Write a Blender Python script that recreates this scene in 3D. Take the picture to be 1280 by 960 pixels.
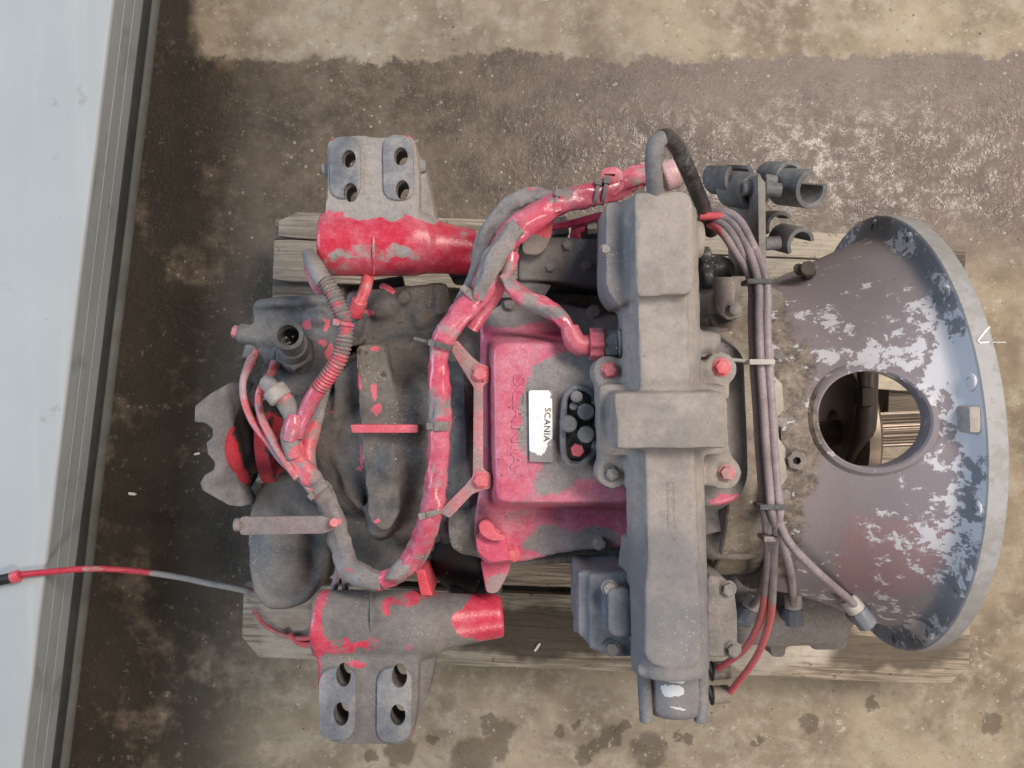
import bpy, bmesh, math, random
from mathutils import Vector, Matrix, noise as mnoise

# ------------------------------------------------------------------ camera, light, exposure
F, HC = 1100.0, 1.59                       # focal length in photo pixels (1280 wide), camera height in metres
sc = bpy.context.scene
for o in list(bpy.data.objects): bpy.data.objects.remove(o)
COL = sc.collection
cam_d = bpy.data.cameras.new('camera'); cam = bpy.data.objects.new('camera', cam_d); COL.objects.link(cam)
cam_d.sensor_width = 36.0; cam_d.lens = 36.0*F/1280.0; cam_d.clip_start = 0.05; cam_d.clip_end = 60
cam.location = (0, 0, HC); cam.rotation_euler = (0, 0, 0)
sc.camera = cam
sc.render.engine = 'CYCLES'
sc.cycles.use_denoising = True
sc.cycles.max_bounces = 4; sc.cycles.diffuse_bounces = 2; sc.cycles.glossy_bounces = 2; sc.cycles.transmission_bounces = 1

w = bpy.data.worlds.new('World'); sc.world = w; w.use_nodes = True
w.node_tree.nodes['Background'].inputs[0].default_value = (0.80, 0.86, 1.0, 1)
w.node_tree.nodes['Background'].inputs[1].default_value = 0.12

def area(name, loc, target, sx, sy, power, col):
    d = bpy.data.lights.new(name, 'AREA'); d.shape = 'RECTANGLE'; d.size = sx; d.size_y = sy
    d.energy = power; d.color = col
    o = bpy.data.objects.new(name, d); COL.objects.link(o); o.location = loc
    o.rotation_euler = (Vector(target)-Vector(loc)).to_track_quat('-Z', 'Y').to_euler()
    return o
area('ceiling_lamp', (1.7, 1.35, 3.4), (0.35, 0.1, 0.2), 1.9, 0.7, 128, (1.0, 0.89, 0.79))
area('door_daylight', (-3.4, 0.5, 2.1), (0.2, -0.05, 0.45), 2.2, 1.3, 80, (0.66, 0.82, 1.0))
area('side_lamp', (1.6, -2.4, 3.2), (0.2, -0.1, 0.2), 1.4, 0.6, 58, (1.0, 0.88, 0.76))
sc.view_settings.view_transform = 'Standard'; sc.view_settings.look = 'None'
sc.view_settings.exposure = 0.14; sc.view_settings.gamma = 1.0

# ------------------------------------------------------------------ helpers
R = random.Random(7)
def P(x, y, z): return Vector(((x-640)/F*(HC-z), -(y-480)/F*(HC-z), z))
def m(n, z): return n/F*(HC-z)
def tag(o, label=None, cat=None, group=None, kind=None):
    if label: o['label'] = label
    if cat: o['category'] = cat
    if group: o['group'] = group
    if kind: o['kind'] = kind
    return o
def empty(name, loc, label, cat):
    o = bpy.data.objects.new(name, None); COL.objects.link(o); o.location = loc; o.empty_display_size = .05
    return tag(o, label, cat)
def attach(o, parent):
    if parent is None: return
    bpy.context.view_layer.update()
    o.parent = parent; o.matrix_parent_inverse = parent.matrix_world.inverted()
def finish(me, sharp=38):
    for p in me.polygons: p.use_smooth = True
    me.set_sharp_from_angle(angle=math.radians(sharp))
def bake(o):
    dg = bpy.context.evaluated_depsgraph_get()
    me = bpy.data.meshes.new_from_object(o.evaluated_get(dg)); old = o.data
    o.modifiers.clear(); o.data = me
    bpy.data.meshes.remove(old)
PARENTMATS = {}
def obj(name, bm, mat, parent=None, bevel=0, segs=2, remesh=0, smooth=0, cut=None, sharp=38, disp=0):
    bmesh.ops.recalc_face_normals(bm, faces=bm.faces)
    if bm.verts:
        lo = Vector((min(v.co[i] for v in bm.verts) for i in range(3))); hi = Vector((max(v.co[i] for v in bm.verts) for i in range(3)))
        c = Vector(((lo.x+hi.x)/2, (lo.y+hi.y)/2, lo.z))
    bmesh.ops.translate(bm, verts=bm.verts, vec=-c)
    me = bpy.data.meshes.new(name); bm.to_mesh(me); bm.free()
    o = bpy.data.objects.new(name, me); COL.objects.link(o); o.location = c
    ch = False
    if remesh:
        r = o.modifiers.new('r', 'REMESH'); r.mode = 'VOXEL'; r.voxel_size = remesh; ch = True
        if smooth:
            s = o.modifiers.new('s', 'SMOOTH'); s.factor = .5; s.iterations = smooth
    if bevel:
        b = o.modifiers.new('b', 'BEVEL'); b.width = bevel; b.segments = segs; b.limit_method = 'ANGLE'; b.angle_limit = math.radians(32); ch = True
    cutters = []
    if cut:
        for k, cb in enumerate(cut):
            bmesh.ops.recalc_face_normals(cb, faces=cb.faces)
            cm = bpy.data.meshes.new('c'); cb.to_mesh(cm); cb.free()
            co = bpy.data.objects.new('c', cm); COL.objects.link(co); cutters.append(co)
            bo = o.modifiers.new('k', 'BOOLEAN'); bo.object = co; bo.operation = 'DIFFERENCE'; bo.solver = 'FAST'
        ch = True
    if ch: bpy.context.view_layer.update(); bake(o)
    for co in cutters:
        cm = co.data; bpy.data.objects.remove(co); bpy.data.meshes.remove(cm)
    if disp:
        N = len(o.data.vertices); co = [0.0]*(3*N); no = [0.0]*(3*N); o.data.vertices.foreach_get('co', co); o.data.vertices.foreach_get('normal', no)
        L = o.location
        for k in range(0, 3*N, 3):
            d_ = disp*mnoise.fractal(Vector(((co[k]+L.x)*45, (co[k+1]+L.y)*45, (co[k+2]+L.z)*45)), 1.0, 2.0, 3)
            co[k] += no[k]*d_; co[k+1] += no[k+1]*d_; co[k+2] += no[k+2]*d_
        o.data.vertices.foreach_set('co', co); o.data.update()
    o.data.materials.clear(); o.data.materials.append(mat)
    finish(o.data, sharp)
    o.data.name = name
    attach(o, parent)
    return o
def smooth_poly(pts, r=6, n=4):
    out = []; N = len(pts)
    for i in range(N):
        a, b, c = Vector(pts[i-1]), Vector(pts[i]), Vector(pts[(i+1) % N])
        d1, d2 = (a-b), (c-b); l = min(r, d1.length*.49, d2.length*.49)
        p, q = b+d1.normalized()*l, b+d2.normalized()*l
        for k in range(n+1):
            t = k/n; out.append(((1-t)**2*p+2*t*(1-t)*b+t*t*q)[:])
    return out
def prism(bm, poly, z1, z0, r=0, flare=1.0, n=4):
    """polygon given in photo pixels at height z1, extruded straight down to z0"""
    if r: poly = smooth_poly(poly, r, n)
    top = [P(x, y, z1) for x, y in poly]; cen = sum(top, Vector())/len(top)
    fx, fy = flare if isinstance(flare, tuple) else (flare, flare)
    bot = [Vector((cen.x+(p.x-cen.x)*fx, cen.y+(p.y-cen.y)*fy, z0)) for p in top]
    vt = [bm.verts.new(p) for p in top]; vb = [bm.verts.new(p) for p in bot]
    bm.faces.new(vt); bm.faces.new(vb[::-1]); N = len(vt)
    for i in range(N): bm.faces.new((vt[i], vb[i], vb[(i+1) % N], vt[(i+1) % N]))
    return bm
def slab(bm, pts3, th):
    """polygon with own heights, thickness th downwards"""
    vt = [bm.verts.new(p) for p in pts3]; vb = [bm.verts.new(p-Vector((0, 0, th))) for p in pts3]
    bm.faces.new(vt); bm.faces.new(vb[::-1]); N = len(vt)
    for i in range(N): bm.faces.new((vt[i], vb[i], vb[(i+1) % N], vt[(i+1) % N]))
    return bm
def rect(x0, y0, x1, y1): return [(x0, y0), (x1, y0), (x1, y1), (x0, y1)]
def ell(cx, cy, rx, ry, n=24): return [(cx+rx*math.cos(2*math.pi*k/n), cy+ry*math.sin(2*math.pi*k/n)) for k in range(n)]
def frame_of(d):
    d = d.normalized(); u = d.orthogonal().normalized() if abs(d.z) > .985 else d.cross(Vector((0, 0, 1))).normalized()
    return d, u, d.cross(u)
def revolve(bm, A, d, prof, seg=32, sq=1.0, closed=False):
    """profile (t along d, radius) about the axis; closed=True for a ring profile"""
    d, u, v = frame_of(Vector(d)); A = Vector(A); rings = []
    for t, r in prof:
        rings.append([bm.verts.new(A+d*t+(u*math.cos(2*math.pi*k/seg)+v*math.sin(2*math.pi*k/seg)*sq)*r) for k in range(seg)])
    n = len(rings)
    for i in range(n if closed else n-1):
        a, b = rings[i], rings[(i+1) % n]
        for k in range(seg): bm.faces.new((a[k], a[(k+1) % seg], b[(k+1) % seg], b[k]))
    if not closed: bm.faces.new(rings[0][::-1]); bm.faces.new(rings[-1])
    return bm
def cyl(bm, A, B, r, seg=24, r2=None, ch=.12):
    A, B = Vector(A), Vector(B); L = (B-A).length; r2 = r if r2 is None else r2; c = min(ch*r, L*.3); c2 = min(ch*r2, L*.3)
    return revolve(bm, A, B-A, [(0, r-c), (c, r), (L-c2, r2), (L, r2-c2)], seg)
def ellipsoid(bm, c, rx, ry, rz, seg=24):
    q = bmesh.ops.create_uvsphere(bm, u_segments=seg, v_segments=seg//2, radius=1.0)
    for v in q['verts']: v.co = Vector((c[0]+v.co.x*rx, c[1]+v.co.y*ry, c[2]+v.co.z*rz))
    return bm
def catmull(pts, step=.006):
    p = [Vector(q) for q in pts]; p = [p[0]*2-p[1]]+p+[p[-1]*2-p[-2]]; out = []
    for i in range(1, len(p)-2):
        n = max(2, int((p[i+1]-p[i])[:3] and (Vector(p[i+1][:3])-Vector(p[i][:3])).length/step))
        for k in range(n):
            t = k/n
            out.append(.5*((2*p[i])+(-p[i-1]+p[i+1])*t+(2*p[i-1]-5*p[i]+4*p[i+1]-p[i+2])*t*t+(-p[i-1]+3*p[i]-3*p[i+1]+p[i+2])*t**3))
    out.append(p[-2]); return out
def tube(bm, path, rad=None, seg=12, step=.006, wob=0, flat=1.0, ribs=0, seed=0, tape=0):
    """path: (px, py, z[, radius in metres])"""
    pts = []
    for q in path:
        c = P(q[0], q[1], q[2]); pts.append(Vector((c.x, c.y, c.z, q[3] if len(q) > 3 else rad)))
    s = catmull(pts, step); ring = []; L = 0; up = None
    for i, q in enumerate(s):
        c = q.to_3d(); r = q[3]
        d = (s[min(i+1, len(s)-1)].to_3d()-s[max(i-1, 0)].to_3d()).normalized()
        if i: L += (c-s[i-1].to_3d()).length
        u = d.cross(Vector((0, 0, 1)))
        if u.length < .15: u = up if up else d.orthogonal()
        u = (u-d*u.dot(d)).normalized(); up = u; v = u.cross(d)
        if ribs: r *= 1+.13*math.sin(2*math.pi*L/ribs)
        vs = []
        for k in range(seg):
            a = 2*math.pi*k/seg; rr = r
            if tape: rr *= 1+.07*(((L+.004*mnoise.noise(Vector((L*30, seed, 1))))/tape+a/(2*math.pi)) % 1.0)
            if wob: rr *= 1+wob*(mnoise.noise(Vector((math.cos(a)*1.3+seed*9, math.sin(a)*1.3, L*38)))*1.5+mnoise.noise(Vector((math.cos(a+L*14)*2.6+seed*5, math.sin(a+L*14)*2.6, L*30)))*1.5)
            vs.append(bm.verts.new(c+u*math.cos(a)*rr+v*math.sin(a)*rr*flat))
        ring.append(vs)
    for a, b in zip(ring, ring[1:]):
        for k in range(seg): bm.faces.new((a[k], a[(k+1) % seg], b[(k+1) % seg], b[k]))
    bm.faces.new(ring[0][::-1]); bm.faces.new(ring[-1])
    return bm
NB = bmesh.new
def ray(px, py, default=.5):
    dg = bpy.context.evaluated_depsgraph_get()
    d = (P(px, py, 0)-Vector((0, 0, HC))).normalized()
    ok, loc, nor, *_ = sc.ray_cast(dg, Vector((0, 0, HC)), d)
    return (loc, nor) if ok else (P(px, py, default), Vector((0, 0, 1)))

# ------------------------------------------------------------------ materials
class NT:
    def __init__(s, name):
        s.mat = bpy.data.materials.new(name); s.mat.use_nodes = True; s.t = s.mat.node_tree
        s.b = s.t.nodes['Principled BSDF']; g = s.t.nodes.new('ShaderNodeNewGeometry'); s.pos = g.outputs['Position']; s.nor = g.outputs['Normal']
    def n(s, typ, **kw):
        nd = s.t.nodes.new(typ)
        for k, v in kw.items(): setattr(nd, k, v)
        return nd
    def put(s, sock, v):
        if hasattr(v, 'is_linked') or isinstance(v, bpy.types.NodeSocket): s.t.links.new(v, sock)
        elif isinstance(v, (tuple, list, Vector)) and sock.type == 'RGBA': sock.default_value = (*v[:3], 1)
        else: sock.default_value = v
    def math(s, op, a, b=0.0, c=None, clamp=False):
        nd = s.n('ShaderNodeMath', operation=op, use_clamp=clamp); s.put(nd.inputs[0], a); s.put(nd.inputs[1], b)
        if c is not None: s.put(nd.inputs[2], c)
        return nd.outputs[0]
    def vmul(s, v, k):
        nd = s.n('ShaderNodeVectorMath', operation='MULTIPLY'); s.put(nd.inputs[0], v); s.put(nd.inputs[1], k); return nd.outputs[0]
    def vadd(s, v, k):
        nd = s.n('ShaderNodeVectorMath', operation='ADD'); s.put(nd.inputs[0], v); s.put(nd.inputs[1], k); return nd.outputs[0]
    def noise(s, scale, detail=6, rough=.55, vec=None, dist=0, col=False):
        nd = s.n('ShaderNodeTexNoise'); s.put(nd.inputs['Vector'], vec or s.pos); nd.inputs['Scale'].default_value = scale
        nd.inputs['Detail'].default_value = detail; nd.inputs['Roughness'].default_value = rough; nd.inputs['Distortion'].default_value = dist
        return nd.outputs['Color' if col else 'Fac']
    def voro(s, scale, feat='F1', vec=None):
        nd = s.n('ShaderNodeTexVoronoi', feature=feat); s.put(nd.inputs['Vector'], vec or s.pos); nd.inputs['Scale'].default_value = scale
        return nd.outputs['Distance']
    def step(s, v, lo, hi, a=0.0, b=1.0):
        nd = s.n('ShaderNodeMapRange', interpolation_type='SMOOTHSTEP'); s.put(nd.inputs['Value'], v)
        nd.inputs['From Min'].default_value = lo; nd.inputs['From Max'].default_value = hi
        nd.inputs['To Min'].default_value = a; nd.inputs['To Max'].default_value = b; return nd.outputs['Result']
    def mix(s, f, a, b, typ='MIX'):
        nd = s.n('ShaderNodeMix', data_type='RGBA', blend_type=typ); s.put(nd.inputs[0], f); s.put(nd.inputs[6], a); s.put(nd.inputs[7], b); return nd.outputs[2]
    def mixf(s, f, a, b):
        nd = s.n('ShaderNodeMix', data_type='FLOAT'); s.put(nd.inputs[0], f); s.put(nd.inputs[2], a); s.put(nd.inputs[3], b); return nd.outputs[0]
    def sep(s, v):
        nd = s.n('ShaderNodeSeparateXYZ'); s.put(nd.inputs[0], v); return nd.outputs
    def warp(s, amt, scale=30):
        c = s.noise(scale, 2, .6, col=True); c = s.vadd(c, (-.5, -.5, -.5)); return s.vadd(s.pos, s.vmul(c, (amt, amt, amt)))
    def blob(s, v, c, rx, ry=None):
        ry = ry or rx
        d = s.vmul(s.vadd(v, (-c[0], -c[1], 0)), (1/rx, 1/ry, 0)); nd = s.n('ShaderNodeVectorMath', operation='LENGTH'); s.put(nd.inputs[0], d)
        return s.step(nd.outputs['Value'], 1.15, .75)
    def bump(s, h, strength, dist):
        nd = s.n('ShaderNodeBump'); nd.inputs['Strength'].default_value = strength; nd.inputs['Distance'].default_value = dist; s.put(nd.inputs['Height'], h); return nd.outputs[0]
    def out(s, col, rough, nor=None, metal=0.0, spec=.4):
        s.put(s.b.inputs['Base Color'], col); s.put(s.b.inputs['Roughness'], rough); s.put(s.b.inputs['Metallic'], metal); s.b.inputs['Specular IOR Level'].default_value = spec
        if nor: s.put(s.b.inputs['Normal'], nor)
        return s.mat

DUST = (.235, .215, .215); PINK = (.62, .16, .19)
RED = (.55, .028, .060); PINKD = (.58, .29, .355)
def grimy(name, c1=None, c2=DUST, bias=0.0, scale=16, edge=.05, r1=.33, r2=.78, blobs=(), haze=.35, oil=.25, bump=.35, spec=.4, metal=0.0, chips=0.0, brown=.5, flakes=(), grain=1.0, fcol=((.56, .06, .10), (.60, .20, .25))):
    """paint c1 under settled dirt c2; bias>0 more dirt.  blobs: (px, py, z, rx px, ry px, weight) weight>0 dirt, <0 clean paint"""
    c1 = c1 or RED
    t = NT(name)
    nA = t.noise(scale, 4, .62, dist=.4); nB = t.noise(75, 4, .7); nC = t.noise(11, 2, .6); nD = t.noise(330, 2, .65)
    f = t.math('MULTIPLY_ADD', t.math('SUBTRACT', nA, .5), 2.0, t.math('MULTIPLY_ADD', t.math('SUBTRACT', nB, .5), .35, .5+bias))
    if blobs:
        wv = t.warp(.03, 28)
        for bx, by, bz, rx, ry, wt in blobs:
            f = t.math('MULTIPLY_ADD', t.blob(wv, P(bx, by, bz), m(rx, bz), m(ry, bz)), wt, f)
    mask = t.step(f, .5-edge, .5+edge)
    dirt = t.mix(t.step(t.math('ADD', t.math('MULTIPLY', nB, .3), t.math('MULTIPLY', nC, .7)), .3, .7), tuple(c*.72 for c in c2), tuple(min(1, c*1.22) for c in c2))
    dirt = t.mix(t.math('MULTIPLY', t.step(nC, .42, .66), brown), dirt, tuple(.55*a+.45*b for a, b in zip(c2, (.20, .165, .13))))
    paint = t.mix(t.math('MULTIPLY', t.step(t.math('ADD', t.math('MULTIPLY', nC, .6), t.math('MULTIPLY', nB, .4)), .36, .66), haze), c1, tuple(.35*a+.65*b for a, b in zip(c1, PINKD if c1[0] > 2.2*c1[1] else c2)))
    col = t.mix(mask, paint, dirt)
    fine = t.step(t.math('ADD', t.math('MULTIPLY', nD, .6), t.math('MULTIPLY', nB, .4)), .25, .75, 1-.2*grain, 1+.18*grain); hs = t.n('ShaderNodeVectorMath', operation='SCALE'); t.put(hs.inputs[0], col); t.put(hs.inputs['Scale'], fine); col = hs.outputs[0]
    om = t.math('MULTIPLY', t.step(t.math('ADD', t.math('MULTIPLY', nA, .45), t.math('MULTIPLY', nB, .55)), .575, .65), oil)
    col = t.mix(om, col, (.016, .015, .014))
    sp = t.math('MULTIPLY', t.step(t.voro(240), .20, .10), t.step(nC, .53, .62))
    col = t.mix(t.math('MULTIPLY', sp, .6), col, (.62, .60, .57))
    if chips:
        cm = t.step(t.noise(70, 6, .75), .66-chips*.1, .68-chips*.1); col = t.mix(cm, col, (.55, .55, .57))
    if flakes:
        fw = t.warp(.016, 80); fm = None
        for bx, by, bz, rx, ry in flakes:
            q = t.blob(fw, P(bx, by, bz), m(rx, bz), m(ry, bz)); fm = q if fm is None else t.math('MAXIMUM', fm, q)
        fm = t.step(fm, .35, .5); col = t.mix(fm, col, t.mix(nB, fcol[0], fcol[1]))
    rough = t.mixf(om, t.mixf(mask, r1, r2), .34)
    h = t.math('ADD', t.math('MULTIPLY', nD, .55), t.math('MULTIPLY', nB, 1.1))
    return t.out(col, rough, t.bump(h, bump*1.2, .0013), metal, spec)

M = {}
M['red'] = grimy('red paint under dust', bias=-.18)
M['grey'] = grimy('dusty cast aluminium', (.115, .11, .112), (.215, .2, .195), bias=.02, edge=.35, haze=.2, oil=.6, r1=.6)
M['dark'] = grimy('oily dark cast iron', (.045, .047, .052), (.12, .118, .12), bias=-.12, edge=.3, haze=.1, oil=.8, r1=.42, r2=.7)
M['blue_dark'] = grimy('dark slate casting', (.05, .056, .067), (.14, .145, .155), bias=-.02, edge=.3, haze=.1, oil=.6, r1=.5)
M['cylinder'] = grimy('pale dusty casting', (.285, .262, .25), (.40, .365, .345), bias=.05, edge=.45, haze=.15, oil=.10, r1=.75, bump=.28, scale=11)
M['slate'] = grimy('slate dusty casting', (.12, .125, .14), (.245, .24, .245), bias=0, edge=.4, haze=.15, oil=.22, r1=.62, scale=12)
M['bolt'] = grimy('dusty steel bolt', (.16, .155, .15), (.30, .28, .27), bias=0, edge=.3, oil=.2, r1=.5, bump=.15)
M['bolt_red'] = grimy('pink painted bolt', (.66, .13, .15), (.42, .27, .27), bias=-.1, edge=.3, oil=.1, haze=.6, bump=.15)
M['loom_red'] = grimy('red taped loom', (.58, .085, .145), (.27, .245, .245), bias=-.16, scale=24, edge=.16, r1=.24, haze=.8, oil=.12, bump=.25, spec=.55)
M['loom_grey'] = grimy('grey dusty loom', (.66, .09, .12), (.26, .24, .24), bias=.2, scale=17, edge=.09, r1=.3, haze=.5, oil=.22, bump=.3)
M['conduit'] = grimy('ribbed conduit', (.58, .09, .12), (.20, .185, .185), bias=.06, scale=30, edge=.14, r1=.4, oil=.2)
M['pipe'] = grimy('lilac grey air pipe', (.33, .28, .31), (.235, .205, .22), bias=0, scale=20, edge=.3, r1=.36, r2=.6, oil=.05, haze=.1, bump=.06)
M['pipe_red'] = grimy('pink air pipe', (.64, .10, .115), (.40, .27, .285), bias=-.05, scale=14, edge=.15, r1=.33, r2=.5, oil=.05, haze=.4, bump=.06)
M['plastic'] = grimy('dark grey plastic', (.04, .042, .046), (.145, .142, .145), bias=.1, edge=.3, r1=.45, oil=.2, haze=.1, bump=.2)
M['bracket'] = grimy('grey sheet metal', (.15, .14, .135), (.255, .235, .225), bias=.05, edge=.3, r1=.5, oil=.2, bump=.2)
M['brown'] = grimy('brown dirt casting', (.10, .088, .075), (.20, .18, .16), bias=.02, edge=.3, oil=.55, r1=.6)
def plain(name, c, r=.5, metal=0, b=.1):
    t = NT(name); v = t.noise(80, 5, .6)
    col = t.mix(v, tuple(x*.7 for x in c), tuple(min(1, x*1.25) for x in c))
    return t.out(col, t.math('MULTIPLY_ADD', v, .25, r-.1), t.bump(t.noise(300, 4), b, .001), metal)
M['black'] = plain('black rubber', (.018, .018, .019), .55)
M['steel'] = plain('worn steel', (.25, .205, .17), .42, .75, .05)
M['fork'] = plain('brown steel fork', (.085, .07, .058), .45)
M['fitting'] = plain('pale dusty collar', (.48, .455, .43), .6)
M['blue'] = plain('blue grey fitting', (.20, .225, .265), .4)
M['white'] = plain('white plastic', (.74, .72, .70), .5)
M['ink'] = plain('dark ink', (.03, .03, .035), .6)
M['chalk'] = plain('white paint mark', (.85, .85, .83), .8)

# sticker: bright foil with dirt eating in from the ends
t = NT('foil sticker'); wv = t.warp(.012, 90)
f = t.math('ADD', t.blob(wv, P(672, 524, .637), m(24, .637), m(46, .637)), t.math('MULTIPLY', t.math('SUBTRACT', t.noise(170, 6, .75), .5), 2.2))
mk = t.step(f, .42, .55)
M['sticker'] = t.out(t.mix(mk, (.27, .25, .25), (.93, .93, .91)), t.mixf(mk, .8, .35))

# bell housing: mauve dust with flaked bare metal
t = NT('bell housing casting'); wv = t.vadd(t.warp(.05, 14), t.vmul(t.vadd(t.noise(60, 3, .7, col=True), (-.5, -.5, -.5)), (.06, .06, .06)))
base = t.mix(t.noise(7, 5, .6), (.185, .165, .185), (.295, .26, .28))
base = t.mix(t.math('MULTIPLY', t.blob(wv, P(1085, 690, .55), m(60, .55), m(62, .55)), .36), base, (.36, .155, .165))
base = t.mix(t.math('MULTIPLY', t.blob(wv, P(972, 545, .6), m(48, .6), m(250, .6)), .8), base, t.mix(t.step(t.noise(75, 5, .75), .32, .7), (.055, .045, .035), (.34, .29, .225)))
# the flange ring is bare grey, with the cool daylight painted in as blue
sx = t.sep(t.pos)
u0, v0 = math.cos(math.radians(2.5)), math.sin(math.radians(2.5))
tt = t.math('ADD', t.math('MULTIPLY', t.math('SUBTRACT', sx[0], .503), u0), t.math('MULTIPLY', t.math('ADD', sx[1], .061), v0))
fl = t.step(t.math('ADD', tt, t.math('MULTIPLY', t.math('SUBTRACT', t.noise(40, 3), .5), .008)), -.040, -.031)
base = t.mix(fl, base, t.mix(t.noise(16, 6, .65), (.135, .148, .175), (.25, .262, .29)))
rim = t.step(tt, -.0235, -.0225)
base = t.mix(rim, base, t.mix(t.noise(50, 6, .7), (.20, .20, .20), (.42, .415, .40)))
d = t.math('ADD', t.math('MULTIPLY', t.noise(62, 6, .72, dist=.3), .62), t.math('MULTIPLY', t.noise(20, 3, .6), .38))
for bx, by, bz, rx, ry, wt in ((1168, 475, .63, 34, 55, .105), (1042, 396, .6, 26, 16, .15), (1130, 455, .63, 60, 26, .06), (1180, 590, .63, 40, 70, .06), (1195, 660, .62, 40, 70, .065),
                               (1150, 770, .5, 30, 25, .09), (1085, 440, .61, 60, 20, .05), (1205, 480, .66, 30, 80, .06), (1190, 400, .64, 25, 70, .06), (975, 370, .57, 14, 22, .22), (1130, 300, .55, 10, 12, .14), (1115, 660, .6, 60, 40, .05),
                               (1060, 520, .62, 40, 60, -.08), (1040, 620, .6, 50, 60, -.06)):
    d = t.math('MULTIPLY_ADD', t.blob(wv, P(bx, by, bz), m(rx, bz), m(ry, bz)), wt, d)
fk = t.math('MULTIPLY', t.step(d, .582, .592), t.math('SUBTRACT', 1.0, t.math('MULTIPLY', rim, .93)))
fk2 = t.math('MULTIPLY', t.step(d, .54, .60), .35)
base = t.mix(fk2, base, (.40, .39, .42)); base = t.mix(fk, base, (.56, .565, .61))
sp = t.math('MULTIPLY', t.step(t.noise(95, 6, .7), .66, .70), .5); base = t.mix(sp, base, (.055, .048, .045))
h = t.math('ADD', t.math('MULTIPLY', t.noise(300, 5, .6), .6), t.math('ADD', t.math('MULTIPLY', t.noise(40, 5), .8), 0.0))
M['bell'] = t.out(base, t.mixf(fk, .66, .5), t.bump(h, .35, .0016), 0.0, .4)

# wood
def wood(name, a, b, dark=.35, stains=()):
    t = NT(name); tc = t.n('ShaderNodeTexCoord'); v = tc.outputs['Object']
    oi = t.n('ShaderNodeObjectInfo'); rv = t.vmul(oi.outputs['Location'], (7.1, 9.3, 0)); v = t.vadd(v, rv)
    g = t.noise(1.0, 8, .62, vec=t.vmul(v, (7, 120, 60)), dist=1.2)
    g2 = t.noise(1.0, 4, .6, vec=t.vmul(v, (2.2, 28, 10)), dist=2.0)
    col = t.mix(t.step(g, .3, .7), tuple(x*.7 for x in a), tuple(x*1.1 for x in b)); col = t.mix(t.math('MULTIPLY', t.step(g2, .55, .7), dark), col, tuple(x*.45 for x in a))
    rings = t.step(g, .60, .68); col = t.mix(t.math('MULTIPLY', rings, .45), col, tuple(x*.4 for x in a))
    wv = t.warp(.06, 16)
    for bx, by, rx, ry, wt, c in stains:
        col = t.mix(t.math('MULTIPLY', t.blob(wv, P(bx, by, .145), m(rx, .145), m(ry, .145)), wt), col, t.mix(t.noise(70, 7, .7), tuple(x*.5 for x in c), tuple(x*1.4 for x in c)))
    sp = t.step(t.noise(60, 8, .72), .62, .66); col = t.mix(t.math('MULTIPLY', sp, .7), col, (.05, .042, .035))
    return t.out(col, .82, t.bump(t.math('ADD', g, t.math('MULTIPLY', g2, .5)), .9, .004))
M['wood'] = wood('weathered pallet wood', (.22, .178, .132), (.46, .39, .305), stains=((670, 790, 130, 34, .92, (.085, .066, .048)), (1110, 815, 105, 26, .85, (.12, .098, .075)), (960, 812, 80, 30, .85, (.62, .56, .47)), (360, 785, 40, 50, .6, (.52, .47, .40)), (375, 325, 60, 60, .55, (.25, .215, .18)),
             (980, 300, 110, 50, .55, (.50, .455, .38)), (1120, 500, 60, 60, .7, (.62, .57, .45))))
M['wood_dark'] = wood('dark pallet block', (.12, .1, .08), (.24, .2, .16))
M['splinter'] = plain('pale splinter', (.78, .74, .66), .8)

# floor: old concrete, damp gritty brown band, black oil and painted shade by the beam
t = NT('stained concrete floor'); sx = t.sep(t.pos)
wv = t.sep(t.warp(.16, 7)); wf = t.sep(t.warp(.05, 26))
X = t.math('ADD', t.math('MULTIPLY', wv[0], .55), t.math('MULTIPLY', wf[0], .45)); Y = t.math('ADD', t.math('MULTIPLY', wv[1], .5), t.math('MULTIPLY', wf[1], .5))
conc = t.mix(t.step(t.noise(5, 4, .65), .3, .72), (.20, .16, .115), (.43, .355, .255))
conc = t.mix(t.step(t.noise(24, 4, .7), .42, .75), conc, (.42, .37, .295))
conc = t.mix(t.math('MULTIPLY', t.step(t.noise(85, 4, .7), .55, .72), .6), conc, (.17, .135, .10))
brown = t.mix(t.step(t.noise(9, 5, .7), .3, .7), (.066, .045, .028), (.195, .145, .102))
brown = t.mix(t.math('MULTIPLY', t.step(t.noise(33, 4, .72), .54, .66), .5), brown, (.19, .15, .105))
brown = t.mix(t.math('MULTIPLY', t.step(t.noise(95, 4, .75), .52, .7), .6), brown, (.25, .205, .185))
band = t.math('MULTIPLY', t.step(Y, .16, .34), t.step(t.math('ADD', Y, t.math('MULTIPLY', t.math('SUBTRACT', t.noise(60, 4, .7), .5), .05)), .598, .586))
brown = t.mix(t.math('MULTIPLY', t.step(X, -.20, .45), .6), brown, t.mix(t.noise(70, 4, .7), (.12, .092, .084), (.235, .188, .172)))  # paler mauve towards the right paints the lamp sheen into the colour
left = t.step(t.math('ADD', X, t.math('MULTIPLY', t.step(Y, -.28, -.62), .24)), -.20, -.52)
top_clear = t.math('MULTIPLY', t.step(X, -.585, -.565), t.step(Y, .585, .598))
left = t.math('MULTIPLY', left, t.math('SUBTRACT', 1.0, top_clear))
wet = t.math('MAXIMUM', band, t.math('MULTIPLY', left, .93))
col = t.mix(wet, conc, brown)
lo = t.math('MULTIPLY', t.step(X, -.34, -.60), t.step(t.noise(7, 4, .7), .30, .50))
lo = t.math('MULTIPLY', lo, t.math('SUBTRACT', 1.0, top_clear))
col = t.mix(t.math('MULTIPLY', lo, .88), col, (.022, .017, .010))  # near-black by the beam: oily dirt plus the beam's shade painted in
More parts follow.
